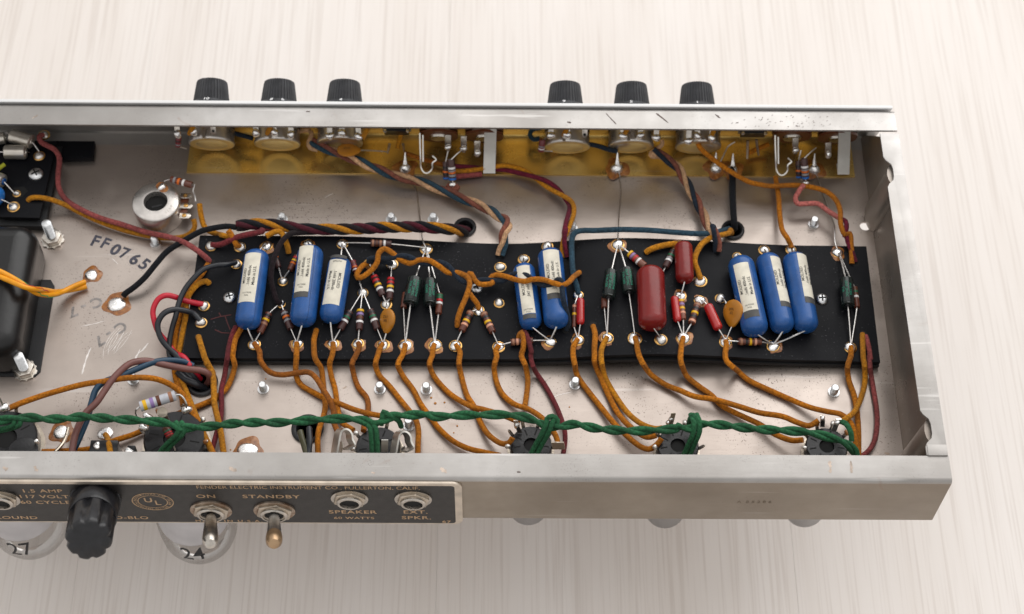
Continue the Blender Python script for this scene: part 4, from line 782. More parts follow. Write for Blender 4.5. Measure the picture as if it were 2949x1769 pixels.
for i, (v, xx, lab, num) in enumerate(knobs):
    X = v(xx, 640, 12).x if False else None
    # knob centre: find x so that the knob axis passes through the surveyed column
    u, _ = v.uv(xx, 100)
    d = ray(u, 230); tpar = ((DF + 24) - CAM.y) / d.y; X = (CAM + d * tpar).x
    k = thing('control_knob', lab, 'knob', wallp(X, ZK, 2.4), 'black fluted control knobs on the front panel')
    A = wallp(X, ZK, 2.6)
    obj('skirt', lathe([(0, 12.2), (1.2, 12.3), (2.2, 11.2), (4.4, 9.6), (4.6, .1)], A, n_out, 40), 'knob', k)
    ph = i * .7
    obj('grip', lathe([(4.2, 9.5), (5.0, 9.35), (14.8, 8.1), (15.9, 7.8), (16.3, 7.2), (16.5, .1)], A, n_out, 144, None, 0, None, lambda a: 1 + .028 * (1 if math.cos(a * 36 + ph) > 0 else -1)), 'knob', k, True, 30)
    for q, ch_ in enumerate(num.split()):
        ang = (-.10 + .42 * q) if q or len(num.split()) == 1 else -.25
        r0 = Vector((math.sin(ang), 0, 0)) + up_w * math.cos(ang); ex = Vector((math.cos(ang), 0, 0)) - up_w * math.sin(ang)
        ey = (n_out * 1.2 - r0).normalized() * 1
        ey = (-r0 * 1.0 + n_out * 1.05).normalized()
        text_on(ch_, 3.4, A + n_out * 3.4 + r0 * 10.45, ex * -1 if False else ex, ey, 'whiteink', k, lift=.25, bold=.02)
    obj('shaft_nut', prism(hexa(6), wallp(X, ZK, .2), (1, 0, 0), up_w, n_out, 2.2), 'nickel', k, False)
    pots.append(X)
potlab = ['metal potentiometer with a vertical maroon resistor at its side', 'metal potentiometer with three solder blobs next to a peach wire', 'metal potentiometer half covered by an orange disc capacitor', 'metal potentiometer with a small maroon resistor and one bare lug', 'metal potentiometer between the soldered ground blob and the dark blue wire', 'metal potentiometer from which a long orange wire departs']
lugspec = [[(V4, 235, 545, 1, 0), (V4, 400, 540, 0, 1), (V4, 95, 565, 1, 0)], [(V4, 765, 555, 1, 0), (V4, 920, 548, 1, 0), (V4, 1065, 570, 1, 0)], [(V4, 1395, 580, 1, 0), (V4, 1500, 552, 1, 0), (V4, 1640, 587, 1, 0)], [(V6, 315, 575, 1, 0), (V6, 455, 570, 1, 0), (V6, 605, 570, 0, 1)], [(V6, 930, 580, 1, 0), (V6, 1080, 575, 1, 0), (V6, 1215, 595, 1, 0)], [(V6, 1490, 625, 1, 0), (V6, 1565, 580, 1, 0), (V6, 1690, 600, 1, 0)]]
discx = [(V4, 385, 645), (V4, 945, 648), (V4, 1480, 640), (V6, 455, 672), (V6, 1000, 668), (V6, 1575, 672)]
for i, X in enumerate(pots):
    v, dx, dy = discx[i]; u, vv = v.uv(dx, dy)
    # axial position: 17 mm inside the wall
    C = at(u, vv, 13.0); X = C.x; inn = -(fy(13.0) - C.y) * math.cos(tl) ; zc = 13.0
    depth = max(14.0, -( (C - Vector((X, fy(HT), HT))).dot(n_out)))
    t = thing('potentiometer', potlab[i], 'potentiometer', C, 'potentiometers behind the front panel')
    r = 12.4
    L = depth - 3.0
    obj('cover', lathe([(0, r * .92), (.3, r * .985), (1.0, r), (1.6, r), (1.8, r * .965), (8.2, r * .965), (8.4, r * .8)], C, n_out, 40), 'potmetal', t)
    obj('back_plate', lathe([(.35, .05), (.35, r * .62), (.05, r * .66), (-.05, r * .72), (.0, r * .93), (.5, r * .93)], C, n_out, 40), 'potback', t)
    obj('wafer', lathe([(8.3, r * .98), (10.4, r * .98), (10.4, .1)], C, n_out, 30), 'bakelite', t)
    obj('bushing', lathe([(9.5, 9), (L - 1, 9), (L - 1, 4.2), (depth, 4.2)], C, n_out, 24), 'phenolic', t)
    obj('crimp_tab', prism([(-.8, -.2), (.8, -.2), (.8, 4.5), (-.8, 4.5)], C + up_w * (r - .05) + Vector((-2.2, 0, 0)) + n_out * .3, (1, 0, 0), n_out, up_w, .5), 'nickel', t)
    for (lv, lx, ly, bl, ho) in lugspec[i]:
        Pz = lv(lx, ly, 26.0); base = Pz + Vector((0, 3.5, 6.0))
        solder_lug(t, base, (Pz - base), (Pz - base).length * 1.15, 2.8, 2.35 if bl else 0, 'solder', ho)
# disc capacitor and small resistors at the controls
P = V4(1545, 690, 14); d0 = CAMV(P)
disc_cap(P, 5.6, 2.6, Vector((.05, .30, .95)).normalized(), 'orange ceramic disc capacitor lying against the third potentiometer', V4(1895, 705, 12), None, Vector((1, .1, .1)), ['.01', 'Z5'])
resistor(V4(105, 560, 22), V4(95, 660, 16), None, V4(170, 680, 14), 'ka', 'maroon', 'small maroon resistor standing beside the first potentiometer', 1.5, 'resistors at the controls', [.5, .8])
resistor(V6(245, 600, 20), V6(232, 700, 14), V6(300, 575, 24), V6(330, 700, 13), 'aw', 'maroon', 'small maroon resistor with pale band beside the fourth potentiometer', 1.7, 'resistors at the controls', [.55, .75])
# slide switches
for v, x0, y0, legs, lab in [(V4, 1965, 545, [(1905, 640, 1890, 715), (2020, 640, 2030, 705)], 'small dark slide switch with an orange wire on its lug'), (V6, 2045, 565, [(1998, 610, 1995, 765), (2072, 600, 2090, 735)], 'small dark slide switch with two bare bent lugs')]:
    P = v(x0, y0, 22); t = thing('slide_switch', lab, 'switch', P, 'slide switches behind the front panel')
    hw = 6.6
    obj('case', prism([(-hw, -4), (hw, -4), (hw, 4), (-hw, 4)], P, (1, 0, 0), up_w, n_out, 9), 'bakelite', t, bevel=.4)
    obj('frame', joinm(prism([(-hw - 1, 2.4), (hw + 1, 2.4), (hw + 1, 4.4), (-hw - 1, 4.4)], P + n_out * 2, (1, 0, 0), up_w, n_out, 8), prism([(-hw - 1, -4.4), (hw + 1, -4.4), (hw + 1, -2.4), (-hw - 1, -2.4)], P + n_out * 2, (1, 0, 0), up_w, n_out, 8)), 'nickel', t, bevel=.2)
    for sx in (-1, 1): obj('clip', lathe([(-1.0, .9), (0.2, 1.0), (.6, .6), (.7, .05)], P + Vector((sx * (hw - .6), 0, 0)) + up_w * 3.8 - n_out * .2, -n_out, 10), 'solder', t)
    for a, b_, c, d in legs: obj('lug', tube([v(a, b_, 20), v((a + c) / 2, (b_ + d) / 2, 15), v(c, d, 11)], [.8, .7, .5], 8), 'tarnish', t)
# jacks with leaf springs
def ribbon(pts, w_, dirv, th, m, parent, name):
    C = spline(pts, .7); dv = Vector(dirv).normalized() * w_; V, F = [], []
    for i, p in enumerate(C):
        t = (C[min(i + 1, len(C) - 1)] - C[max(i - 1, 0)]).normalized(); nn = t.cross(dv).normalized() * th / 2
        V += [p + nn, p - nn, p - nn + dv, p + nn + dv]
    for i in range(len(C) - 1):
        for j in range(4): F.append((i * 4 + j, i * 4 + (j + 1) % 4, (i + 1) * 4 + (j + 1) % 4, (i + 1) * 4 + j))
    F += [(3, 2, 1, 0), tuple(range(len(V) - 4, len(V)))]
    return obj(name, (V, F), m, parent, sharp=35)
def jack(v, x, y, lab, strip=None, hair=None, blob=None):
    P = v(x, y, 18); t = thing('phone_jack', lab, 'jack', P, 'phone jacks behind the front panel')
    for q in range(3):
        obj('phenolic_wafer', lathe([(q * 2.6, 10.6), (q * 2.6 + 1.3, 10.6), (q * 2.6 + 1.3, .1), (q * 2.6, .1)], P, n_out, 24, None, 0, None, lambda a: 1 + .03 * math.cos(6 * a)), 'phenolic', t)
        obj('contact_leaf', lathe([(q * 2.6 + 1.35, 8.8), (q * 2.6 + 2.5, 8.8), (q * 2.6 + 2.5, .1)], P, n_out, 20), 'nickel', t)
    obj('bushing', lathe([(-1.2, .1), (-1.2, 4.6), (0, 5.2), (9, 5.2)], P, n_out, 20), 'nickel', t)
    obj('barrel', lathe([(7.8, 6.2), (13, 6.2)], P, n_out, 20), 'nickel', t)
    if strip:
        (a, b_, c, d) = strip
        pts = [v(a, b_, 30) + n_out * 4, v(a, b_, 27), v((a + c) / 2, (b_ + d) / 2, 15), v(c, d - 20, 6), v(c, d, 4.5), v(c, d - 15, 3) + Vector((0, 5, 0))]
        ribbon([p - Vector((3.2, 0, 0)) for p in pts], 6.4, (1, 0, 0), .9, 'jackstrip', t, 'frame_strip')
    if hair:
        ribbon([v(px_, py_, z) for px_, py_, z in hair[0]], 3.6, (P - CAM), .75, 'spring', t, 'tip_spring')
        if len(hair) > 1: ribbon([v(px_, py_, z) for px_, py_, z in hair[1]], 3.2, (P - CAM), .7, 'spring', t, 'switch_leaf')
    for (bx, by) in blob or []:
        solder_lug(t, v(bx, by - 120, 22), v(bx, by, 14) - v(bx, by - 120, 22), 10, 3.2, 1.9, 'solder')
    return t
def hairpin(x0): return [[(x0, 545, 25), (x0 + 2, 650, 20), (x0 + 6, 750, 15), (x0 + 10, 835, 10), (x0 + 35, 880, 8), (x0 + 70, 885, 8), (x0 + 105, 850, 10), (x0 + 108, 800, 13), (x0 + 140, 772, 14), (x0 + 108, 740, 16)], [(x0 + 26, 560, 24), (x0 + 27, 680, 18), (x0 + 28, 790, 13)]]
jack(V5, 425, 575, 'phenolic stack jack with open hairpin spring beside the first slide switch', None, hairpin(264), [(505, 680)])
jack(V5, 815, 580, 'phenolic stack jack with a pale bent metal strip beside the wine and orange pair', (868, 520, 858, 880), None, [(755, 730), (640, 690)])
jack(V7, 595, 580, 'phenolic stack jack with open hairpin spring beside the second slide switch', None, [[(x - 264 + 452, y + 18, z) for x, y, z in h] for h in hairpin(264)], [(625, 705)])
jack(V7, 985, 590, 'phenolic stack jack with a pale bent metal strip next to the end wall', (1045, 545, 1035, 890), None, [(905, 745)])
for v, dx, dy, nm in [(V5, 0, 0, 'first'), (V7, 168, -10, 'second')]:
    a, b_ = v(530 + dx, 770 + dy, 20), v(545 + dx, 945 + dy, 11)
    resistor(a, b_, v(635 + dx, 680 + dy, 22), v(545 + dx, 985 + dy, 9), 'waoab', 'dark', f'resistor with blue and orange bands hanging in front at the {nm} hairpin jack', 1.9, 'resistors at the controls', [.40, .55, .62, .76, .93])
    a, b_ = v(485 + dx, 790 + dy, 14), v(490 + dx, 940 + dy, 7)
    resistor(a, b_, v(505 + dx, 700 + dy, 18), v(540 + dx, 985 + dy, 8), 'kokb', 'dark', f'resistor with blue and orange bands tucked behind its twin at the {nm} hairpin jack', 1.7, 'resistors at the controls', [.3, .55, .7, .92])
    tag(obj('solder_joint', dome(v(545 + dx, 985 + dy, 8), 2.0, 1.8, 12), 'solder'), f'solder joint below the paired resistors of the {nm} hairpin jack', 'solder')
wire(run((V5, [(548, 985, 8), (590, 1010, 7), (560, 1030, 6), (500, 990, 6)])), 'brown', 1.5, 'brown wire end curled under the first paired resistors')
# solder blobs on the brass
for v, x, y, r, lab in [(V4, 2040, 850, 4.2, 'dull solder blob on the brass below the first slide switch'), (V6, 880, 850, 4.4, 'solder blob in burnt flux on the brass where a bare wire starts'), (V6, 1720, 850, 4.2, 'solder blob on the brass crossed by an orange wire'), (V6, 1865, 860, 4.0, 'solder blob on the brass holding the thick black wire'), (V7, 780, 860, 4.2, 'solder blob on the brass behind the second paired resistors')]:
    P = v(x, y, .9); t = thing('solder_blob', lab, 'solder', P, 'solder blobs on the brass sheet')
    obj('flux_stain', lathe([(0, r * 1.5), (.12, r * 1.45), (.14, .1)], P, (0, 0, 1), 24, None, 0, None, lambda a: 1 + .16 * math.sin(3 * a + x) + .1 * math.sin(5 * a)), 'flux', t)
    obj('blob', dome(P + Vector((0, 0, .2)), r * .85, 3.6, 16), 'solder', t)
    obj('peak', tube([P + Vector((0, .5, 2.5)), P + Vector((0, 3, 4.5)), P + Vector((0, 5.5, 7.5))], [1.6, .9, .35], 8), 'solder', t)
wire(run((V6, [(1745, 830, 3), (1790, 740, 9), (1830, 660, 15), (1890, 620, 18)])), 'tin', .4, 'thin bare wire springing from the brass to the sixth potentiometer')

# ================================================================ valve sockets and what surrounds them
def socket(P, r, pins, lab, grp, cut=0.0, h=8.0):
    t = thing('valve_socket', lab, 'valve socket', P, grp)
    obj('flange', lathe([(0, r * 1.12), (.9, r * 1.12), (1.0, r * .9)], P, (0, 0, 1), 36), 'tarnish', t)
    obj('body', lathe([(.5, r), (h - .8, r), (h, r * .95), (h, r * .36), (h - 2.0, r * .34), (h - 2.0, r * .28), (h - 3, .1)], P, (0, 0, 1), 40), 'bakelite', t)
    obj('center_hole', lathe([(h - 1.4, r * .335), (h - 1.35, .05)], P, (0, 0, 1), 20), 'hole', t)
    for k in range(pins):
        a = 2 * PI * (k + .5) / pins + .2; c = Vector((math.cos(a), math.sin(a), 0)); s_ = Vector((-c.y, c.x, 0))
        obj('slot', prism([(-r * .16, -.35), (r * .16, -.35), (r * .16, .35), (-r * .16, .35)], P + c * r * .68 + Vector((0, 0, h - .4)), c, s_, (0, 0, 1), .46), 'hole', t, False)
        q = P + c * r * .93 + Vector((0, 0, h - 1.0)); lug = obj('pin_lug', prism([(-.9, 0), (.9, 0), (.9, 4.2), (.4, 5.6), (-.4, 5.6), (-.9, 4.2)], q, s_, (c * .55 + Vector((0, 0, .85))).normalized(), (c * .85 - Vector((0, 0, .55))).normalized(), .45), 'nickel', t, bevel=.1)
        if random.random() < .75: obj('solder', dome(q + (c * .55 + Vector((0, 0, .85))).normalized() * 4.0, 1.35, 1.3, 10, c * .3 + Vector((0, -.3, .9)), .25), random.choice(['solder', 'dullsolder', 'flux']), lug)
    return t
SP = [W7(765, 650, 8), W7(1745, 655, 8), W8(1000, 660, 8)]
NS = 'small valve sockets along the near wall'
sock = []
for P, lab in zip(SP, ['small round black socket near the maroon wire', 'small round black socket fed by a close pair of orange wires', 'small round black socket closest to the end wall']):
    P = Vector((P.x, P.y, 0)); sock.append(P); socket(P, 10.2, 9, lab, NS)
Pm = L3(1180, 880, 8); Pm.z = 0; sock.append(Pm); socket(Pm, 11.0, 9, 'small black socket hidden between two arched jack springs', NS)
OS = 'large eight pin valve sockets'
P8 = [V3(1165, 610, 9), V3(40, 610, 9)]
for P, lab in zip(P8, ['large black eight pin socket under the grey resistor', 'large black eight pin socket with bunched green wire on top']):
    P.z = 0; socket(P, 15.0, 8, lab, OS, h=9.5)
# tall lugs of the near sockets seen in the picture
def tab(v, pts, w_, m, lab, blob=None):
    t = thing('solder_tab', lab, 'solder tab', v(*pts[-1]), 'solder tabs standing round the sockets')
    P = [v(*p) for p in pts]; o = ribbon([p - Vector((w_ / 2, 0, 0)) for p in P], w_, (1, 0, 0), .6, m, t, 'strip')
    if blob: obj('solder', dome(v(*blob[:3]), blob[3], blob[3], 12, (0, -.5, .8), .2), 'solder', t)
tab(W8, [(1045, 560, 10), (1060, 520, 15), (1080, 480, 20)], 2.6, 'spring', 'bright upright tab on the socket closest to the end wall', (1070, 505, 18, 1.5))
tab(W8, [(970, 530, 9), (972, 490, 14), (970, 458, 17)], 2.2, 'nickel', 'upright tab beside the bright one on the last socket', (972, 475, 16, 1.3))
tab(W7, [(690, 570, 9), (670, 525, 14), (662, 490, 17)], 2.2, 'nickel', 'upright soldered tab on the socket near the maroon wire', (668, 520, 14, 1.7))
tab(W7, [(950, 680, 10), (945, 650, 14), (940, 635, 16)], 6.0, 'tarnish', 'wide flat tab beside the maroon wire', None)
tab(W7, [(1680, 560, 9), (1700, 500, 15), (1715, 440, 20)], 2.2, 'tarnish', 'upright folded tab on the socket fed by a close pair', (1700, 480, 16, 1.5))
tab(L3, [(1280, 960, 8), (1282, 850, 13), (1283, 770, 16)], 3.2, 'jackstrip', 'oval pale tab beside the green drop in the middle socket', None)
# jack springs by the near wall
for x, y, lab in [(0, 0, 'arched flat spring of the speaker jack beside orange wires'), (950, 40, 'arched flat spring of the extension speaker jack beside a small bolt')]:
    base = [(510, 1010), (545, 800), (580, 650), (640, 595), (710, 615), (755, 680), (765, 760), (805, 850), (760, 890), (690, 925)]
    t = thing('jack_spring', lab, 'spring', L3(510 + x, 1010 + y, 12), 'arched springs of the speaker jacks')
    pts = [L3(a + x, b_ + y, 26 - .013 * (b_ - 600)) for a, b_ in base]
    ribbon(pts, 8, (pts[3] - CAM).normalized() + Vector((-.38, 0, 0)), .85, 'spring', t, 'arch')
    ribbon([L3(575 + x, 1010 + y, 14), L3(590 + x, 900 + y, 18), L3(598 + x, 800 + y, 21)], 4, (pts[3] - CAM).normalized() + Vector((-.3, 0, 0)), .7, 'spring', t, 'leaf')
# dark leaf of middle socket
tag(obj('black_tube', tube(run((W6, [(845, 560, 12), (860, 620, 12), (890, 720, 11)])), 1.5, 10), 'p_olive'), 'olive lead leaving the grommet below the green pair', 'wire')
tag(obj('black_tube', tube(run((W6, [(905, 540, 10), (910, 620, 12), (900, 720, 11)])), 1.5, 10), 'p_blackp'), 'shiny black lead leaving the grommet below the green pair', 'wire')
# terminal strips
for x0, x1, y0, y1, z, lab in [(605, 790, 620, 720, 14, 'black terminal block with a white solder smear beside an orange wire'), (850, 905, 655, 720, 14, 'small black terminal post next to the large socket')]:
    A, B = V3(x0, y0, z), V3(x1, y0, z)
    t = thing('terminal_block', lab, 'terminal block', Vector(((A.x + B.x) / 2, A.y - 5, 0)), 'black terminal blocks')
    obj('block', box((A.x, A.y - 9, .2), (B.x, A.y, z)), 'bakelite', t, bevel=.5)
    obj('solder', dome(Vector((A.x + (B.x - A.x) * .25, A.y - 3, z - .1)), 2.0, 1.0, 12, (0, 0, 1), .3), 'solder', t)
wire(run((V3, [(705, 585, 3), (718, 610, 8), (730, 660, 15), (740, 720, 16)])), 'amber', 1.4, 'short orange wire rising from a round solder pad over the black terminal block')
obj_ = lathe([(0, 7), (1.5, 7.2), (2, 6), (2, .1)], V3(160, 700, 8), (0, 0, 1), 24)
tag(obj('socket_ring', obj_, 'rubber'), 'black ring at the rim beside the left large socket', 'ring')
# big grey resistor and small one in the socket
resistor(V3(935, 398, 27), V3(1172, 322, 27), None, None, 'yvnt', 'grey', 'pale grey power resistor with thin yellow and violet bands above the large socket', 2.5, 'resistors at the valve sockets', [.14, .34, .52, .86])
lead_t = [o for o in COL.objects if o.get('label', '').startswith('pale grey power')][0]
lead(lead_t, [V3(938, 396, 27), V3(912, 415, 27), V3(905, 440, 24), V3(925, 470, 20), V3(985, 480, 17)], .45)
lead(lead_t, [V3(1170, 322, 27), V3(1200, 318, 27), V3(1230, 345, 26), V3(1245, 385, 24), V3(1245, 430, 20)], .5)
for x, y, z in [(1245, 420, 20), (985, 465, 17), (960, 540, 15)]:
    obj('solder', dome(V3(x, y, z), 2.4, 2.6, 12, (0, -.4, .9), .3), 'solder', lead_t)
resistor(V3(1105, 535, 19), V3(1140, 605, 17), None, V3(1170, 690, 12), 'ngrr', 'brown', 'brown resistor with a green band lying inside the large socket', 1.9, 'resistors at the valve sockets')
tag(obj('ring_lug', joinm(lathe([(0, 1.4), (0, 2.6), (.6, 2.6), (.6, 1.4)], V3(1085, 435, 18), (0, -.5, .85), 18), tube([V3(1105, 455, 17), V3(1125, 500, 12)], 1.0, 6)), 'tarnish'), 'dark ring lug standing behind the large socket', 'lug')
tag(obj('bus_wire', tube(spline([V3(-10, 330, 24), V3(5, 355, 22), V3(20, 395, 19), V3(30, 440, 15)]), .6, 8), 'tin'), 'bare lead bent down to the left large socket', 'bare wire')
tag(obj('solder_joint', dome(V3(28, 410, 17), 2.8, 3, 12, (0, -.4, .9), .3), 'solder'), 'solder joint where the long orange bridging wire ends', 'solder')
tag(obj('bus_wire', tube(spline([V3(455, 540, 3), V3(440, 600, 5), V3(415, 650, 7), V3(370, 700, 8)]), .9, 8), 'tarnish'), 'stiff tarnished lead rising from the square solder pad', 'bare wire')
# solder pads with flux on the pan
for v, x, y, rx, ry, lab, fl in [(V2, 780, 572, 3.5, 3.4, 'solder pad in a flux ring taking the yellow pair', 1.45), (V2, 995, 822, 5.0, 4.0, 'oval solder pad in a flux ring taking the black cloth wire', 1.42), (V3, 410, 570, 4.2, 3.8, 'square solder pad in burnt flux beside brown and blue leads', 1.5), (V3, 705, 578, 4.0, 3.8, 'round clean solder pad behind the black terminal block', 0), (W6, 492, 692, 5.0, 4.5, 'solder pad in burnt flux against the near rim', 1.45)]:
    P = v(x, y, .05); t = thing('solder_pad', lab, 'solder pad', P, 'solder pads on the pan')
    if fl: obj('flux_stain', lathe([(0, rx * fl), (.10, rx * fl * .97), (.14, .1)], P + Vector((.5, .3, 0)), (0, 0, 1), 36, None, 0, None, lambda a, q=x: 1 + .10 * math.sin(3 * a + q) + .07 * math.sin(5 * a + 2 * q)), 'flux', t)
    V, F = dome(P + Vector((0, 0, .1)), rx, 1.3, 22, (0, 0, 1), .08); V = [Vector((P.x + (p.x - P.x), P.y + (p.y - P.y) * ry / rx, p.z)) for p in V]
    obj('solder', (V, F), 'solder', t)

# ================================================================ bolts
def thread(P, r, L, d=(0, 0, 1)):
    pr = []; x = 0.0
    while x < L - .5: pr += [(x, r), (x + .3, r * .86)]; x += .6
    return lathe(pr + [(L - .4, r), (L, r * .8), (L, .05)], P, d, 16)
SB = 'small bolt ends poking through the pan'
for v, x, y, h, lab in [(V2, 1330, 305, 5, 'small bolt end poking up beside the inked code'), (W6, 600, 285, 5, 'lone small bolt end on bare pan between maroon wire and sagging wire'), (W6, 1378, 287, 5, 'small bolt end beside the wire bent below the orange disc'), (W6, 1688, 290, 5, 'small bolt end between two long orange wires and the amber drops'), (W6, 1570, 530, 6, 'small bolt end right below the green knot of the middle socket'), (W7, 1057, 255, 5, 'small bolt end touching an orange wire below the scratched blue capacitor'), (W8, 1045, 305, 5, 'small bolt end on bare pan between wires near the end wall'), (V4, 990, 1290, 4, 'small bolt end standing behind the start of the thick harness'), (V4, 1920, 1290, 4, 'small bolt end standing behind the middle of the thick harness'), (V5, 378, 1290, 4, 'small bolt end behind the thick harness close to its grommet'), (V5, 1565, 1368, 4.5, 'small bolt end beside the wine and orange pair at the board'), (V7, 778, 1330, 5, 'small bolt end near the orange wires by the bored hole'), (V3, 892, 225, 5, 'small bolt end under the long bridging orange wire')]:
    P = v(x, y, 0); t = thing('bolt', lab, 'bolt', P, SB)
    obj('lock_washer', lathe([(0, 1.6), (.05, 2.9), (1.1, 2.9), (1.2, 1.6)], P, (0, 0, 1), 18), 'zinc', t)
    obj('shank', thread(P + Vector((0, 0, .8)), 1.95, h), 'zinc', t)
for v, x, y, zt, lab in [(V2, 448, 262, 12, 'long threaded bolt with toothed nut beside the side board'), (V2, 212, 1385, 12, 'long threaded bolt with toothed nut below the black transformer')]:
    P = v(x, y, 1); P.z = 0; t = thing('transformer_bolt', lab, 'bolt', P, 'long bolts with toothed nuts')
    obj('toothed_washer', lathe([(0, 3), (0, 5.6), (.9, 5.9), (1.2, 3)], P, (0, 0, 1), 44, None, 0, None, lambda a: 1 + .06 * (1 if math.cos(11 * a) > 0 else -1)), 'nickel', t)
    obj('nut', prism(hexa(5.2), P + Vector((0, 0, 1.1)), (1, 0, 0), (0, 1, 0), (0, 0, 1), 3.0), 'nickel', t, bevel=.4)
    tip = v(x - 20, y - 120, 15)
    obj('shank', thread(P + Vector((0, 0, 3.5)), 2.5, 12.5), 'zinc', t)

# ================================================================ trimmer pot lying on the pan
C = V1(1330, 1130, 13); C.z = 0
tr = thing('bias_trimmer', 'round metal trimmer potentiometer with a black slotted core on the pan', 'potentiometer', C)
obj('cover', lathe([(.2, 12.6), (12.2, 12.6), (12.9, 12.3), (13.3, 11.6), (13.3, 6.3), (12.6, 6.1), (9.0, 6.1)], C, (0, 0, 1), 48), 'potmetal', tr)
obj('core', lathe([(9.4, 6.15), (9.6, 6.1), (9.7, .1)], C, (0, 0, 1), 30), 'hole', tr)
obj('screw_slot', prism([(-2.8, -.5), (2.8, -.5), (2.8, .5), (-2.8, .5)], C + Vector((.3, -.6, 9.7)), (.95, .3, 0), (-.3, .95, 0), (0, 0, 1), .2), 'bakelite', tr, False)
for q, s_ in enumerate('137-8812'):
    a = 2.6 - q * .16 - .3; cdir = Vector((math.cos(a), math.sin(a), 0)); text_on(s_, 2.1, C + cdir * 9.2 + Vector((0, 0, 13.3)), (cdir.y, -cdir.x, 0), cdir, 'nickel', tr, lift=.05)
for q, s_ in enumerate('6439'):
    a = -.35 - q * .17; cdir = Vector((math.cos(a), math.sin(a), 0)); text_on(s_, 2.1, C + cdir * 9.2 + Vector((0, 0, 13.3)), (cdir.y, -cdir.x, 0), cdir, 'nickel', tr, lift=.05)
obj('flux_stain', lathe([(13.28, 3.2), (13.42, 3.1), (13.45, .1)], C + Vector((2.5, 9, 0)), (0, 0, 1), 24, None, 0, None, lambda a: 1 + .2 * math.sin(2 * a)), 'flux', tr)
obj('solder', dome(C + Vector((2.5, 9.2, 13.4)), 2.2, 1.5, 14, (0, 0, 1), .3), 'solder', tr)
for dx, dy in [(1585, 1085), (1590, 1170), (1575, 1255)]:
    q = V1(dx, dy, 8); lug = obj('lug', prism([(-1, -1.7), (4, -1.7), (5.2, 0), (4, 1.7), (-1, 1.7)], q - Vector((1.5, 0, 0)), (1, 0, 0), (0, 1, 0), (0, 0, 1), .6), 'nickel', tr, bevel=.1)
    obj('rivet', lathe([(.5, 1.3), (1.0, 1.1), (1.1, .4), (.8, .1)], q, (0, 0, 1), 14), 'brassring', lug)
obj('lug_base', prism([(-3, -7), (1.5, -7), (1.5, 7.5), (-3, 7.5)], V1(1585, 1170, 6), (1, 0, 0), (0, 1, 0), (0, 0, 1), 1.4), 'phenolic', tr, bevel=.3)
resistor(V1(1460, 938, 17), V1(1640, 990, 17), V1(1405, 955, 15), V1(1660, 980, 16), 'aow', 'brown', 'brown resistor with orange and white bands perched on the round trimmer', 1.8, None, [.2, .4, .62])
t_ = [o for o in COL.objects if o.get('label', '').endswith('perched on the round trimmer')][0]
lead(t_, [V1(1640, 985, 17), V1(1662, 980, 16), V1(1650, 1040, 14), V1(1668, 1090, 11), V1(1672, 1130, 10)], .45)

# ================================================================ transformer, side board, insulating sheet
A, B = V2(-10, 200, 26), V2(270, 200, 26)
xr = V2(238, 700, 22).x; yn_, yf_ = V2(150, 1310, 14).y, V2(100, 118, 24).y
tf = thing('transformer', 'glossy black rounded transformer coil rising through the pan', 'transformer', (xr - 40, (yn_ + yf_) / 2, 0))
V, F = box((xr - 85, yn_, -6), (xr, yf_, 27)); o = obj('coil', (V, F), mat('varnish_black', (.006, .006, .0065), .34, 0, .3, 60, .15, 300, rvar=.1), tf, bevel=0)
bm = bmesh.new(); bm.from_mesh(o.data); bmesh.ops.bevel(bm, geom=list(bm.edges), offset=.0105, segments=7, affect='EDGES', profile=.5); bm.to_mesh(o.data); bm.free()
for p in o.data.polygons: p.use_smooth = True
rr_ = [(xr - 90, yn_ - 1), (xr + 4, yn_ - 1), (xr + 6.5, yn_ + 2), (xr + 6.5, yf_ - 24), (xr + 4, yf_ - 20), (xr - 90, yf_ - 20)]
obj('cutout_shade', prism([(x, y) for x, y in rr_], (0, 0, .05), (1, 0, 0), (0, 1, 0), (0, 0, 1), .8), 'fibre_b', tf, bevel=.3)  # flat black sheet that paints the shade of the cutout round the coil
zb = 9.0
q = [L1(-60, 80, zb), L1(770, 80, zb), L1(715, 500, zb), L1(525, 1335, zb), L1(-60, 1320, zb)]
q[0].y = q[1].y = DF + 2
q[1] = q[2] + (q[2] - q[3]).normalized() * ((DF + 2 - q[2].y) / (q[2] - q[3]).normalized().y)
sb = thing('side_board', 'second black fibre board with silver capacitors beside the transformer', 'circuit board', q[3])
obj('board', prism([(p.x, p.y) for p in q], (0, 0, zb - 2.2), (1, 0, 0), (0, 1, 0), (0, 0, 1), 2.2), 'fibre', sb, bevel=.2)
obj('backing_board', prism([(p.x + (2 if i in (1, 2, 3) else 0), p.y - (2.2 if i > 2 else 0)) for i, p in enumerate(q)], (0, 0, 1.2), (1, 0, 0), (0, 1, 0), (0, 0, 1), 3.2), 'fibre_b', sb, bevel=.2)
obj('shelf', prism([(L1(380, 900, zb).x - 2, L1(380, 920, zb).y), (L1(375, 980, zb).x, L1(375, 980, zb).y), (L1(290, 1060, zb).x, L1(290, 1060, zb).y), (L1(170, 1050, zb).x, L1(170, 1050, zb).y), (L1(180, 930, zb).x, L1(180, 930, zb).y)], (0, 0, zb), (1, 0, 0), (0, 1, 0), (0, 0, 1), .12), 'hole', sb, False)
for x, y, r in [(590, 230, 3.2), (525, 510, 3.2), (225, 1015, 2.2), (180, 1190, 3.4)]:
    P = L1(x, y, zb); e = obj('eyelet', lathe([(-.3, r), (.35, r), (.5, r - .3), (.3, r - 1)], P, (0, 0, 1), 18), 'brassring', sb); obj('solder', dome(P + Vector((0, 0, .2)), r * .8, 1.7, 14), 'dullsolder', e)
pan_screw(L1(480, 755, zb), 'large cross head screw on the second black board', 4.0)
ALU = mat('aluminium_can', (.60, .56, .50), .32, .85, .1, 150, .1, 600); M['alu'] = ALU
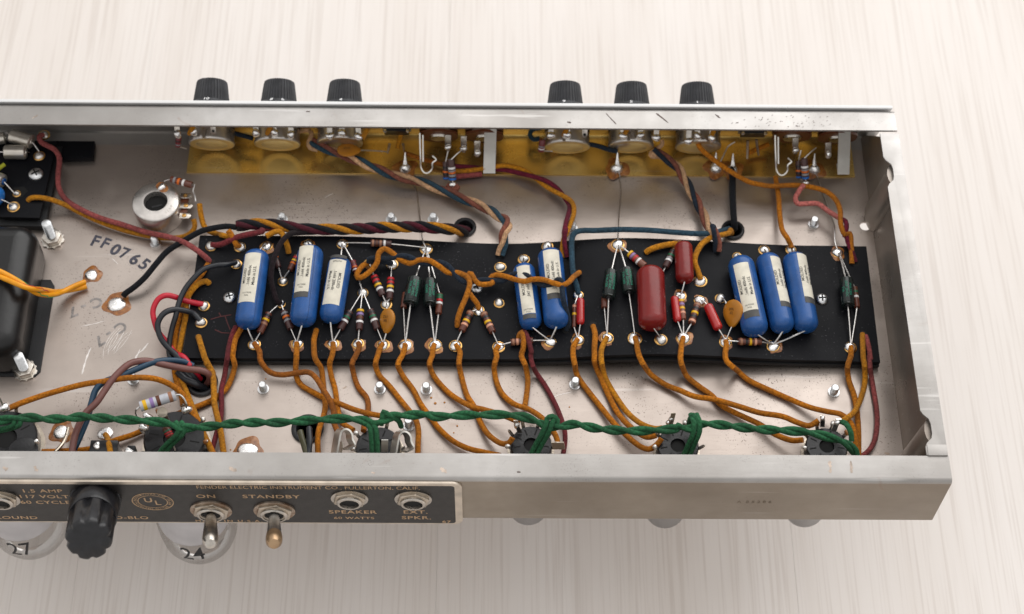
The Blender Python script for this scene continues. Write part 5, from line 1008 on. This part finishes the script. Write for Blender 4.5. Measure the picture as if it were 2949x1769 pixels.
def can(A, B, r, lab, l1=None, l2=None, body='alu', endm=None):
    A, B = Vector(A), Vector(B); d = B - A; L = d.length; d.normalize(); t = thing('can_capacitor', lab, 'capacitor', mid(A, B, .5, -r), 'silver can capacitors on the second board')
    obj('can', lathe([(0, r * .55), (.1, r * .85), (.5, r), (L - .5, r), (L - .1, r * .85), (L, r * .55)], A, d, 24), body, t)
    obj('end_seal', lathe([(L - .02, r * .5), (L + .4, r * .45), (L + .5, .05)], A, d, 14), endm or 'alu', t)
    if l1 is not None: lead(t, [A, mid(A, l1, .5), l1], .4)
    if l2 is not None: lead(t, [B, mid(B, l2, .5, .3), l2], .4)
can(L1(150, 235, zb + 4.5), L1(425, 320, zb + 4.5), 3.9, 'silver can capacitor tilted towards the rose wire', L1(90, 190, zb + 3), L1(520, 445, zb + 1))
can(L1(60, 455, zb + 4), L1(350, 458, zb + 4), 3.8, 'silver can capacitor lying level on the second board', L1(-20, 455, zb + 4), L1(400, 462, zb + 1))
can(L1(-120, 790, zb + 5), L1(50, 850, zb + 5), 3.9, 'silver can capacitor with a dark blue end on the second board', None, L1(200, 1015, zb + 1), 'alu', 'blue')
can(L1(-150, 300, zb + 4), L1(70, 262, zb + 4), 3.2, 'shiny can capacitor cut by the left edge of view', None, None)
red_cap(L1(-170, 1000, zb + 6), L1(15, 1090, zb + 6), 5.6, 'bright blue round capacitor end on the second board', mat('bright_blue', (.02, .16, .5), .2), None, L1(180, 1170, zb + 1.5))
wire(run((L1, [(-30, 690, 14), (20, 650, 14), (60, 620, 14)])), mat('cloth_lime', (.35, .36, .02), .8), 1.1, 'lime green frayed wire end on the second board')
q2 = [L1(740, 60, 4), L1(1300, 120, 4), L1(1235, 525, 4), L1(840, 540, 4), L1(770, 440, 4)]; q2[0].y = q2[1].y = DF + 6; q2[1].x = q2[2].x + (q2[1].y - q2[2].y) * (L1(1285, 140, 4).x - q2[2].x) / (L1(1285, 140, 4).y - q2[2].y)
tag(obj('insulating_sheet', prism([(p.x, p.y) for p in q2], (0, 0, .3), (1, 0, 0), (0, 1, 0), (0, 0, 1), 3.5), 'fibre', None, bevel=.3), 'plain black insulating sheet lying beyond the second board', 'insulating sheet')

# ================================================================ back panel label, switches, jacks, fuse cap
pl = thing('label_plate', 'black label plate with gold border and lettering on the back wall', 'label plate', (-300, 0, 0))
xe = X2.w(2232, 280, -1.2).x
zt_, zb_ = 41.2, -3.2
def rrect(x0, x1, z0, z1, r, n=6):
    return [(x1 - r + r * math.cos(a), z0 + r + r * math.sin(a)) for a in [-PI / 2 + PI / 2 * i / n for i in range(n + 1)]] + [(x1 - r + r * math.cos(a), z1 - r + r * math.sin(a)) for a in [PI / 2 * i / n for i in range(n + 1)]] + [(x0, z1), (x0, z0)]
obj('gold_border', prism(rrect(XL, xe, zb_, zt_, 4.5), (0, -.05, 0), (1, 0, 0), (0, 0, 1), (0, -1, 0), 1.2), mat('plate_aluminium', (.62, .54, .45), .38, .6, .2, 120, .1, 700), pl, bevel=.25)
obj('black_field', prism(rrect(XL, xe - 3.4, zb_ + 1.3, zt_ - 2.6, 2.0), (0, -1.2, 0), (1, 0, 0), (0, 0, 1), (0, -1, 0), .12), 'panelink', pl)
def ptext(s, P, size, m='gold', sp=1.1, bold=.015, ratio=1.0, name='lettering'):
    V, F = text_mesh(s, size, spacing=sp, bold=bold)
    obj(name, ([Vector((P.x + x * ratio, -1.42, P.z + y)) for x, y, z in V], F), m, pl, False, fix=False)
def pt(v, x, y, s, size, **k): ptext(s, v.w(x, y, -1.4), size, **k)
pt(X1, 425, 158, '1.5 AMP', 4.6, ratio=1.1); pt(X1, 470, 215, '117 VOLTS', 4.6, ratio=1.1); pt(X1, 490, 273, '60 CYCLES', 4.6, ratio=1.1)
pt(X1, 120, 428, 'GROUND', 4.4, ratio=1.2); pt(X1, 1100, 428, '2 AMP SLO-BLO', 4.4, ratio=1.15)
pt(X1, 2095, 212, 'ON', 4.9, ratio=1.15); pt(X2, 285, 215, 'STANDBY', 4.9, ratio=1.15)
pt(X2, 1115, 372, 'SPEAKER', 4.9, ratio=1.1); pt(X2, 1130, 432, '60 WATTS', 3.5, ratio=1.1)
pt(X2, 1755, 372, 'EXT.', 4.9, ratio=1.1); pt(X2, 1765, 430, 'SPKR.', 4.9, ratio=1.1); pt(X2, 2070, 470, '67', 3.4, ratio=1.2)
P1, P2 = X1.w(1965, 118, -1.4), X2.w(1830, 130, -1.4)
ptext('FENDER ELECTRIC INSTRUMENT CO., FULLERTON, CALIF.', (P1 + P2) / 2, 4.6, bold=.0, sp=1.0, ratio=(P2.x - P1.x) / 122.0)
pt(X1, 2330, 462, 'MADE IN U.S.A.', 3.2, sp=1.3, ratio=1.15)
U0 = X1.w(1555, 265, -1.4)
def ring(r0, r1, sq, m='gold', y=-1.42):
    n = 48; V = []; 
    for r in (r0, r1): V += [Vector((U0.x + r * math.cos(2 * PI * i / n), y, U0.z + r * sq * math.sin(2 * PI * i / n))) for i in range(n)]
    obj('emblem_ring', (V, [(i, (i + 1) % n, n + (i + 1) % n, n + i) for i in range(n)]), m, pl, False, fix=False)
ring(9.2, 9.7, .95); ring(6.6, 7.0, .95)
ptext('U', U0 + Vector((-1.9, 0, 1.4)), 6.5, ratio=.9); ptext('L', U0 + Vector((2.1, 0, -1.4)), 6.5, ratio=.9)
for i, c_ in enumerate('UNDERWRITERS LAB INC'):
    a = PI - (i + .5) * PI / 20
    V, F = text_mesh(c_, 2.1); ex = Vector((math.sin(a), 0, -math.cos(a))); ey = Vector((math.cos(a), 0, math.sin(a))); P = U0 + ey * 8.05
    obj('lettering', ([Vector((P.x, -1.42, P.z)) + ex * x + ey * y for x, y, z in V], F), 'gold', pl, False, fix=False)
for i, c_ in enumerate('INSPECTED GUITAR AMP'):
    a = PI + (i + .5) * PI / 20
    V, F = text_mesh(c_, 2.1); ey = -Vector((math.cos(a), 0, math.sin(a))); ex = Vector((-math.sin(a), 0, math.cos(a))); P = U0 - ey * 8.05
    obj('lettering', ([Vector((P.x, -1.42, P.z)) + ex * x + ey * y for x, y, z in V], F), 'gold', pl, False, fix=False)
out = Vector((0, -1, 0))
def nutwasher(t, P, r, hexm, washm):
    obj('washer', lathe([(0, r * 1.0), (.9, r * 1.02), (1.0, r * .6)], P, out, 36), washm, t)
    obj('hex_nut', prism(hexa(r * .93), P + out * .8, (1, 0, 0), (0, 0, 1), out, 1.5), hexm, t, bevel=.45)
for v, x, y, lab in [(X2, 1085, 224, 'nickel speaker jack with hex nut on the label plate'), (X2, 1732, 229, 'nickel extension speaker jack with hex nut on the label plate'), (X1, 15, 225, 'tarnished jack nut above the word ground')]:
    P = v.w(x, y, -1.3)
    t = thing('panel_jack', lab, 'jack', P, 'jacks on the label plate')
    nutwasher(t, P, 8.5, 'tarnish', 'nickel')
    obj('bushing', lathe([(2.2, 6.0), (3.2, 6.0), (3.7, 5.5), (3.7, 4.5), (2.3, 4.3)], P, out, 30), 'nickel', t)
    obj('bore', lathe([(2.36, 4.5), (2.4, .05)], P, out, 24), 'hole', t)
for v, x, y, tip, mt, lab in [(X1, 2150, 360, (2140, 700), 'nickel', 'power toggle switch with plain steel bat lever'), (X2, 320, 365, (315, 700), 'goldtip', 'standby toggle switch whose lever tip is worn to brass')]:
    P = v.w(x, y - 16, -1.3)
    t = thing('toggle_switch', lab, 'switch', P, 'toggle switches on the label plate')
    nutwasher(t, P, 9.6, 'tarnish', 'rustring')
    obj('bushing', lathe([(1, 6.6), (3.2, 6.6), (3.8, 6.0), (3.8, 5.3), (3.0, 5.2), (3.0, 4.6), (2.6, 4.5), (1, 4.4)], P, out, 30), 'nickel', t)
    obj('bore', lathe([(2.5, 4.55), (2.55, .05)], P, out, 24), 'hole', t)
    A = P + out * 2.0; u, vv = v.uv(*tip); B = aty(u, vv, -27.0); d = B - A; L = d.length
    prof = [(0, 2.0), (3, 2.2), (6, 2.7), (L * .5, 3.2), (L * .8, 3.8), (L * .92, 3.6), (L * .985, 2.4), (L, .05)]
    obj('lever', lathe(prof, A, d, 24), 'nickel' if mt == 'nickel' else 'zinc', t)
    if mt != 'nickel': obj('worn_tip', lathe([(L * .68, 3.55), (L * .8, 3.85), (L * .92, 3.66), (L * .985, 2.45), (L + .05, .05)], A, d, 24), mat('worn_brass', (.40, .27, .16), .35, .8, .2, 200), t)
# fuse cap
P = X1.w(960, 200, -1.3); P.z = 24
u, vv = X1.uv(900, 655); Bq = aty(u, vv, -34)
d = Vector((Bq.x - P.x, -33, Bq.z - P.z)); L = d.length
t = thing('fuse_holder', 'black fluted fuse holder cap sticking out of the label plate', 'fuse holder', P)
obj('base_ring', lathe([(0, 11.8), (4.5, 11.8), (5, 11.2)], P, d, 36), 'bakelite', t)
obj('collar', lathe([(4.6, 11.0), (5.2, 11.3), (L * .46, 11.1), (L * .48, 10.6)], P, d, 40), 'bakelite', t)
obj('cap', lathe([(L * .46, 9.6), (L * .48, 10.4), (L - 2.5, 10.4), (L - .6, 9.6), (L, 8.6), (L, .1)], P, d, 96, None, 0, None, lambda a: 1 - .11 * max(0, math.cos(8 * a)) ** 1.5), 'bakelite', t)

# ================================================================ valves hanging below
GLASS = bpy.data.materials.new('thin_valve_glass'); GLASS.use_nodes = True; M['glass'] = GLASS
_nt = GLASS.node_tree; _N = _nt.nodes; _N.remove(_N['Principled BSDF'])
_tr = _N.new('ShaderNodeBsdfTransparent'); _tr.inputs[0].default_value = (.84, .83, .82, 1); _gl = _N.new('ShaderNodeBsdfGlossy'); _gl.inputs['Roughness'].default_value = .04
_lw = _N.new('ShaderNodeFresnel'); _lw.inputs[0].default_value = 1.5; _mx = _N.new('ShaderNodeMixShader'); _ml = _N.new('ShaderNodeMath'); _ml.operation = 'MULTIPLY'; _ml.inputs[1].default_value = .45
_nt.links.new(_lw.outputs[0], _ml.inputs[0]); _nt.links.new(_ml.outputs[0], _mx.inputs[0]); _nt.links.new(_tr.outputs[0], _mx.inputs[1]); _nt.links.new(_gl.outputs[0], _mx.inputs[2]); _nt.links.new(_mx.outputs[0], _N['Material Output'].inputs[0])
M['getter'] = mat('grey_valve_coating', (.30, .285, .28), .4, .5, .15, 60)
for P, zbtm, lab, txt in [(V3(1165, 610, 0), -93, 'large glass valve below the power toggle switch, marked 24', '24'), (V3(40, 610, 0), -93, 'large glass valve below the fuse holder, marked 27', '27')]:
    C = Vector((P.x + (8 if txt == '24' else 6), P.y, 0))
    # stand the tube where the picture shows its rounded end
    u, vv = V3.uv(1355 if txt == '24' else 240, 1300 if txt == '24' else 1270); q = at(u, vv, -92); C = Vector((q.x, q.y + 2, 0))
    t = thing('vacuum_tube', lab, 'vacuum tube', (C.x, C.y, zbtm), 'large glass valves under the chassis')
    prof = [(0, .1), (.4, 6), (2.5, 12.5), (7, 17.5), (14, 19.6), (24, 20), (72, 19.5), (82, 15), (84, .1)]
    obj('glass', lathe(prof, Vector((C.x, C.y, zbtm)), (0, 0, 1), 40), 'glass', t)
    obj('base', lathe([(80, 16), (95, 16), (95, .1)], Vector((C.x, C.y, zbtm)), (0, 0, 1), 30), 'bakelite', t)
    obj('plate', lathe([(40, .1), (40, 15.5), (66, 15.5), (66, .1)], Vector((C.x, C.y, zbtm)), (0, 0, 1), 30), 'getter', t)
    obj('paper_wrap', lathe([(33, 18.6), (40, 19.0), (66, 18.8)], Vector((C.x, C.y, zbtm)), (0, 0, 1), 40), mat('paper_white', (.80, .79, .82), .6, 0, .1, 60), t)  # white paper inside the glass, not a getter coating
    V, F = text_mesh(txt, 10, bold=.005)
    ang = lambda x: -PI / 2 + x * 1.2 / 19
    def surf(x, y):
        h = 25 + y * 2.1; r_ = np.interp(h, [a for a, _ in prof], [b_ for _, b_ in prof]) + .1
        a = ang(x); return Vector((C.x + r_ * math.cos(a), C.y + r_ * math.sin(a), zbtm + h))
    obj('marker_number', ([surf(x, y) for x, y, z in V], F), 'ink', t, False, fix=False)
for P, lab in zip(sock[:3], ['small shielded valve below the socket near the maroon wire', 'small shielded valve below the socket fed by a close pair', 'small shielded valve below the socket closest to the end wall']):
    t = thing('shielded_tube', lab, 'vacuum tube', (P.x, P.y, -54), 'small shielded valves under the chassis')
    want = {0: 1507, 1: 1516, 2: 1513}[[s_ is P for s_ in sock].index(True)]; z0 = -50.0
    while px((P.x, P.y - 9.4, z0 + 4.2))[1] < want and z0 > -95: z0 -= .5
    obj('shield', lathe([(0, .1), (.3, 7), (2.5, 9.8), (5, 10.6), (50, 11), (-z0 - 1.4, 11.6)], Vector((P.x, P.y, z0)), (0, 0, 1), 32), 'getter', t)
    obj('rim', lathe([(48, 11.1), (49, 12.2), (51, 12.2), (52, 11.1)], Vector((P.x, P.y, z0)), (0, 0, 1), 32), 'nickel', t)
# drops of resin and specks of dirt on the pan
for v, x, y, r in [(L3, 2100, 178, .75), (L3, 2250, 165, .55), (L3, 2035, 88, .6), (L3, 2455, 545, .5), (L3, 2400, 655, .4), (W7, 270, 525, .5), (W7, 1020, 400, .4), (W6, 615, 212, .4), (W6, 380, 685, .4)]:
    tag(obj('resin_drop', dome(v(x, y, .1), r, r * .6, 10, (0, 0, 1), .05), mat('amber_resin', (.42, .16, .01), .15, coat=.5)), 'tiny amber resin drop on the bare pan', 'resin drop', 'amber resin drops on the pan')

# wear marks on the rims
M['scratch'] = mat('dark_scratch', (.10, .07, .06), .6, .2, .3, 500); M['scuff'] = mat('rusty_scuff', (.45, .37, .31), .6, .2, .4, 300)
def mark(v, x0, y0, x1, y1, w0, m='scratch'):
    A, B = v(x0, y0, HT), v(x1, y1, HT); d = (B - A).normalized(); s_ = Vector((-d.y, d.x, 0)); k = 7; L = (B - A).length
    top = [(L * i / k, w0 * (.35 + random.random()) * (.4 if i in (0, k) else 1)) for i in range(k + 1)]; bot = [(x, -w0 * (.35 + random.random()) * (.4 if i in (0, k) else 1)) for i, (x, _) in enumerate(top)]
    poly = top + bot[::-1]
    obj('wear_mark', prism(poly, A + Vector((0, 0, .01)), d, s_, (0, 0, 1), .05), m, ch, False)
for a in [(V6, 785, 375, 875, 470, .28), (V6, 1215, 375, 1320, 458, .45), (V6, 1720, 385, 1765, 418, .4), (V1, 275, 420, 325, 390, .5, 'scuff'), (V4, 1190, 360, 1225, 362, .4), (V6, 455, 450, 490, 455, .5)]: mark(*a)
for _ in range(46):
    x, y = random.uniform(1850, 2700), random.uniform(395, 500); mark(V6, x, y, x + random.uniform(6, 14), y - random.uniform(2, 12), .16)
for a in [(W8, 1020, 760, 1025, 840, .7, 'scuff'), (W8, 1160, 760, 1165, 840, .8, 'scuff'), (W6, 1320, 835, 1345, 842, .5, 'scuff'), (V3, 20, 800, 50, 820, .8, 'scuff'), (V3, 1530, 800, 1580, 830, .9, 'scuff'), (V3, 230, 795, 250, 830, .8, 'scuff'), (W7, 160, 805, 200, 840, .9, 'scuff'), (W7, 670, 835, 695, 836, .4)]: mark(*a)

# scrapes and stains on the pan
M['scrape'] = mat('bright_scrape', (.74, .70, .67), .5, .5, .1, 300); M['panstain'] = mat('brown_stain', (.36, .28, .22), .5, .4, .3, 200)
def pmark(v, x0, y0, x1, y1, w0, m):
    A, B = v(x0, y0, .03), v(x1, y1, .03); d = (B - A).normalized(); s_ = Vector((-d.y, d.x, 0)); k = 9; L = (B - A).length
    cv = random.uniform(-.12, .12) * L; mid_ = lambda i: cv * (1 - (2 * i / k - 1) ** 2)
    top = [(L * i / k, mid_(i) + w0 * (.3 + random.random()) * (.2 if i in (0, k) else 1)) for i in range(k + 1)]; bot = [(L * i / k, mid_(i) - w0 * (.3 + random.random()) * (.2 if i in (0, k) else 1)) for i in range(k + 1)]
    obj('scrape', prism(top + bot[::-1], A, d, s_, (0, 0, 1), .04), m, ch, False)
for i in range(9):
    x = 1000 + i * 14; pmark(V2, x + random.uniform(-10, 30), 1040 + random.uniform(-30, 40), x - 120 + random.uniform(-20, 20), 1230 + random.uniform(-40, 60), .12, 'scrape')
for a in [(V2, 780, 1190, 700, 1420, .5), (V2, 1270, 1150, 1170, 1250, .45), (V2, 1200, 1200, 1150, 1300, .5), (V2, 900, 960, 690, 1010, .25), (W7, 900, 340, 1040, 300, .2), (V2, 960, 430, 1010, 480, .25), (V4, 1350, 1100, 1420, 1060, .2)]: pmark(*a, 'scrape')
for _ in range(60):
    v, x, y = random.choice([(W6, random.uniform(300, 1500), random.uniform(200, 640)), (W7, random.uniform(50, 1500), random.uniform(250, 680)), (V3, random.uniform(100, 900), random.uniform(220, 640)), (V5, random.uniform(300, 1400), random.uniform(950, 1250))])
    tiny = random.uniform(1.5, 6); pmark(v, x, y, x + tiny, y + random.uniform(-3, 3), random.uniform(.05, .16), 'scratch')
pmark(W6, 1128, 275, 1155, 262, .5, 'panstain'); pmark(V6, 1040, 960, 1180, 980, .35, 'panstain'); pmark(V6, 1240, 1000, 1440, 1060, .3, 'panstain'); pmark(W8, 1385, 705, 1420, 712, .7, 'panstain')

M['pencil'] = mat('red_pencil', (.06, .007, .008), .7)
for a, b_, c, d in [(360, 945, 460, 915), (455, 918, 560, 900), (500, 915, 525, 985), (522, 980, 550, 1045), (400, 1045, 470, 1075), (465, 1075, 545, 1078), (440, 880, 460, 915)]:
    A, B = W1.b(a, b_, .03), W1.b(c, d, .03); dd = (B - A).normalized(); s_ = Vector((-dd.y, dd.x, 0))
    obj('red_pencil_mark', prism([(0, -.25), ((B - A).length, -.3), ((B - A).length, .25), (0, .3)], A, dd, s_, (0, 0, 1), .05), 'pencil', cb, False)
for v, x, y, nm in [(V4, 205, 525, 'first'), (V4, 870, 525, 'second'), (V4, 1690, 560, 'third'), (V6, 435, 540, 'fourth'), (V6, 950, 545, 'fifth'), (V6, 1690, 560, 'sixth')]:
    wire([v(x - 10, y + 25, 25), v(x, y, 28), v(x + 15, y - 25, 31), v(x + 25, y - 60, 33)], 'amber', 1.3, f'short orange wire stub at the top of the {nm} potentiometer')
